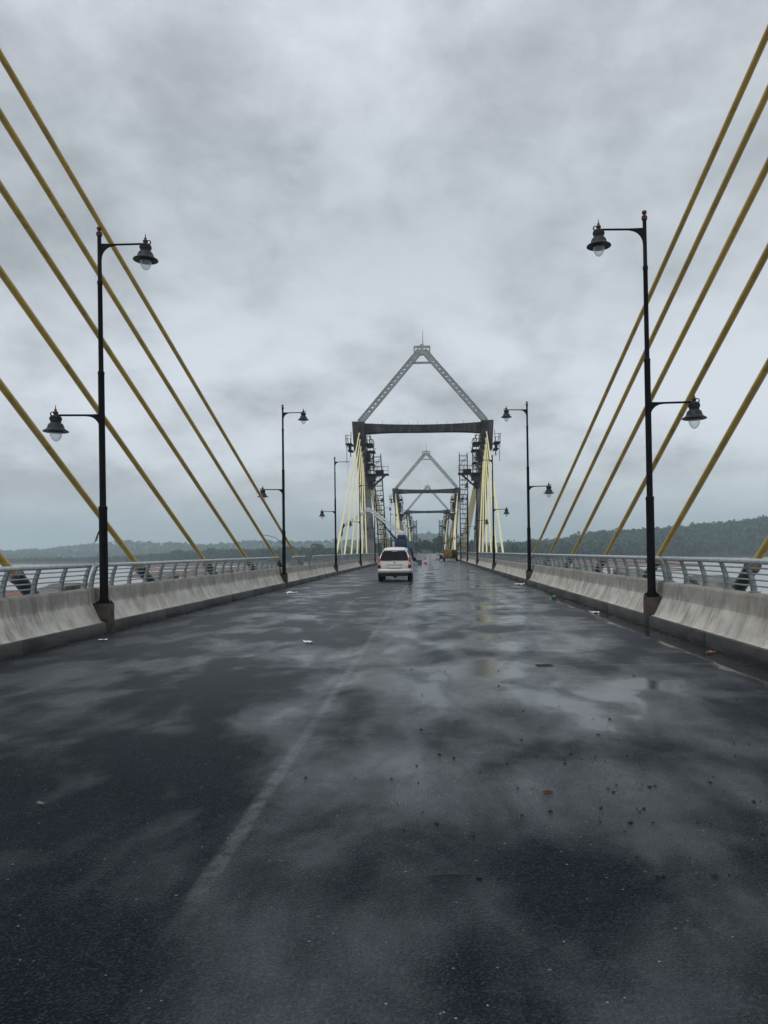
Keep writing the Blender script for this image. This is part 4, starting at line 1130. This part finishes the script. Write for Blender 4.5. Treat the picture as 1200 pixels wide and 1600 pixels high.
wood('forest', 'dark green forest covering the hillside beyond the right mud bank', 4200, 830, 1420, .10, .62, 8, 18, temps_n, 1)
wood('forest', 'low dark treeline on the far shore at the far left', 2300, 980, 1450, -.66, -.31, 5, 8.5, temps_n, 2)
wood('forest', 'dark treeline behind the left railing gap below the pale hills', 2200, 690, 1450, -.33, -.08, 8, 14, temps_n, 5)
wood('forest', 'woods around the far end of the bridge', 1300, 520, 1000, -.16, .17, 6, 10, temps_n, 3)
wood('forest', 'hazy wooded hills on the far horizon', 5200, 1900, 2900, -.72, .66, 10, 17, temps_f, 4)
def tree(label, x, y, h, spread, seed, group='trees at the far end of the bridge'):
    z = height(x, y)
    o_ = thing('broadleaf_tree', label, 'tree', (x, y, z), 0, group)
    g = random.Random(seed); m = MB()
    m.tube([(0, 0, -.5), (g.uniform(-.1, .1), 0, h * .25), (g.uniform(-.3, .3), g.uniform(-.2, .2), h * .6)], [h * .022, h * .017, h * .007], 7)
    for q in range(5):
        a = g.uniform(0, 6.28); zz = h * g.uniform(.25, .5); l = spread * g.uniform(.45, .75)
        m.tube([(0, 0, zz), (math.cos(a) * l * .5, math.sin(a) * l * .5, zz + h * .12), (math.cos(a) * l, math.sin(a) * l, zz + h * .26)], [h * .009, h * .006, h * .003], 5)
    m.build('trunk', M['bark'], o_)
    V = leaf_cloud(700, 1.0, .085, seed, 9, .9); V = V * np.array([spread, spread, h * .42]); V[:, 2] += h * .60
    link('crown', cloud_mesh('crown', V, M['leaf2']), o_)
for i, (x, y, h, s) in enumerate(((-10.5, 512, 10.5, 3.6), (-6.3, 505, 8.2, 2.6), (-1.8, 520, 12.8, 4.4), (3.4, 515, 10.2, 3.2), (7.8, 507, 11.6, 3.4), (12.0, 516, 9.6, 3.4), (16.5, 520, 12.0, 4.2), (-16, 520, 11.5, 4.2))):
    h *= .84
    tree(['narrow dark tree left of the road end', 'low dark tree just left of the road end', 'tallest rounded dark tree closing off the road end', 'smaller tree right beside the tallest one at the road end',
          'dark upright tree at the right side of the road end', 'rounded tree right of the road end behind the scaffold', 'large dark tree behind the right barrier at the bridge end', 'large dark tree behind the left barrier at the bridge end'][i], x, y, h, s, 200 + i)
for i, (x, y, h, s, l) in enumerate(((-100, 700, 17, 6, 'tall bushy tree standing above the left treeline beside the railing gap'), (-128, 720, 14.5, 5.5, 'shorter tree left of the tall bushy one on the left treeline'),
                                     (70, 640, 17, 7, 'broad tree rising above the right treeline beside the nearest tower cables'), (92, 680, 15, 6, 'tree standing just right of the broad tree on the right treeline'))):
    tree(l, x, y, h, s, 260 + i, 'taller trees on the shore')

# ------------------------------------------------------------ haze
hz = MB().box(-3300, 3300, -3300, 3300, -15.2, 130)
hm = bpy.data.materials.new('haze_air'); hm.use_nodes = True
t = NT(hm.node_tree); t.n.clear()
o = t.new('ShaderNodeOutputMaterial'); pv = t.new('ShaderNodeVolumePrincipled'); t.l.new(pv.outputs[0], o.inputs['Volume'])
pv.inputs['Color'].default_value = (.77, .93, 1.0, 1); pv.inputs['Density'].default_value = .00028; pv.inputs['Anisotropy'].default_value = .2
ho = hz.build('haze', hm, smooth=False); ho['kind'] = 'stuff'
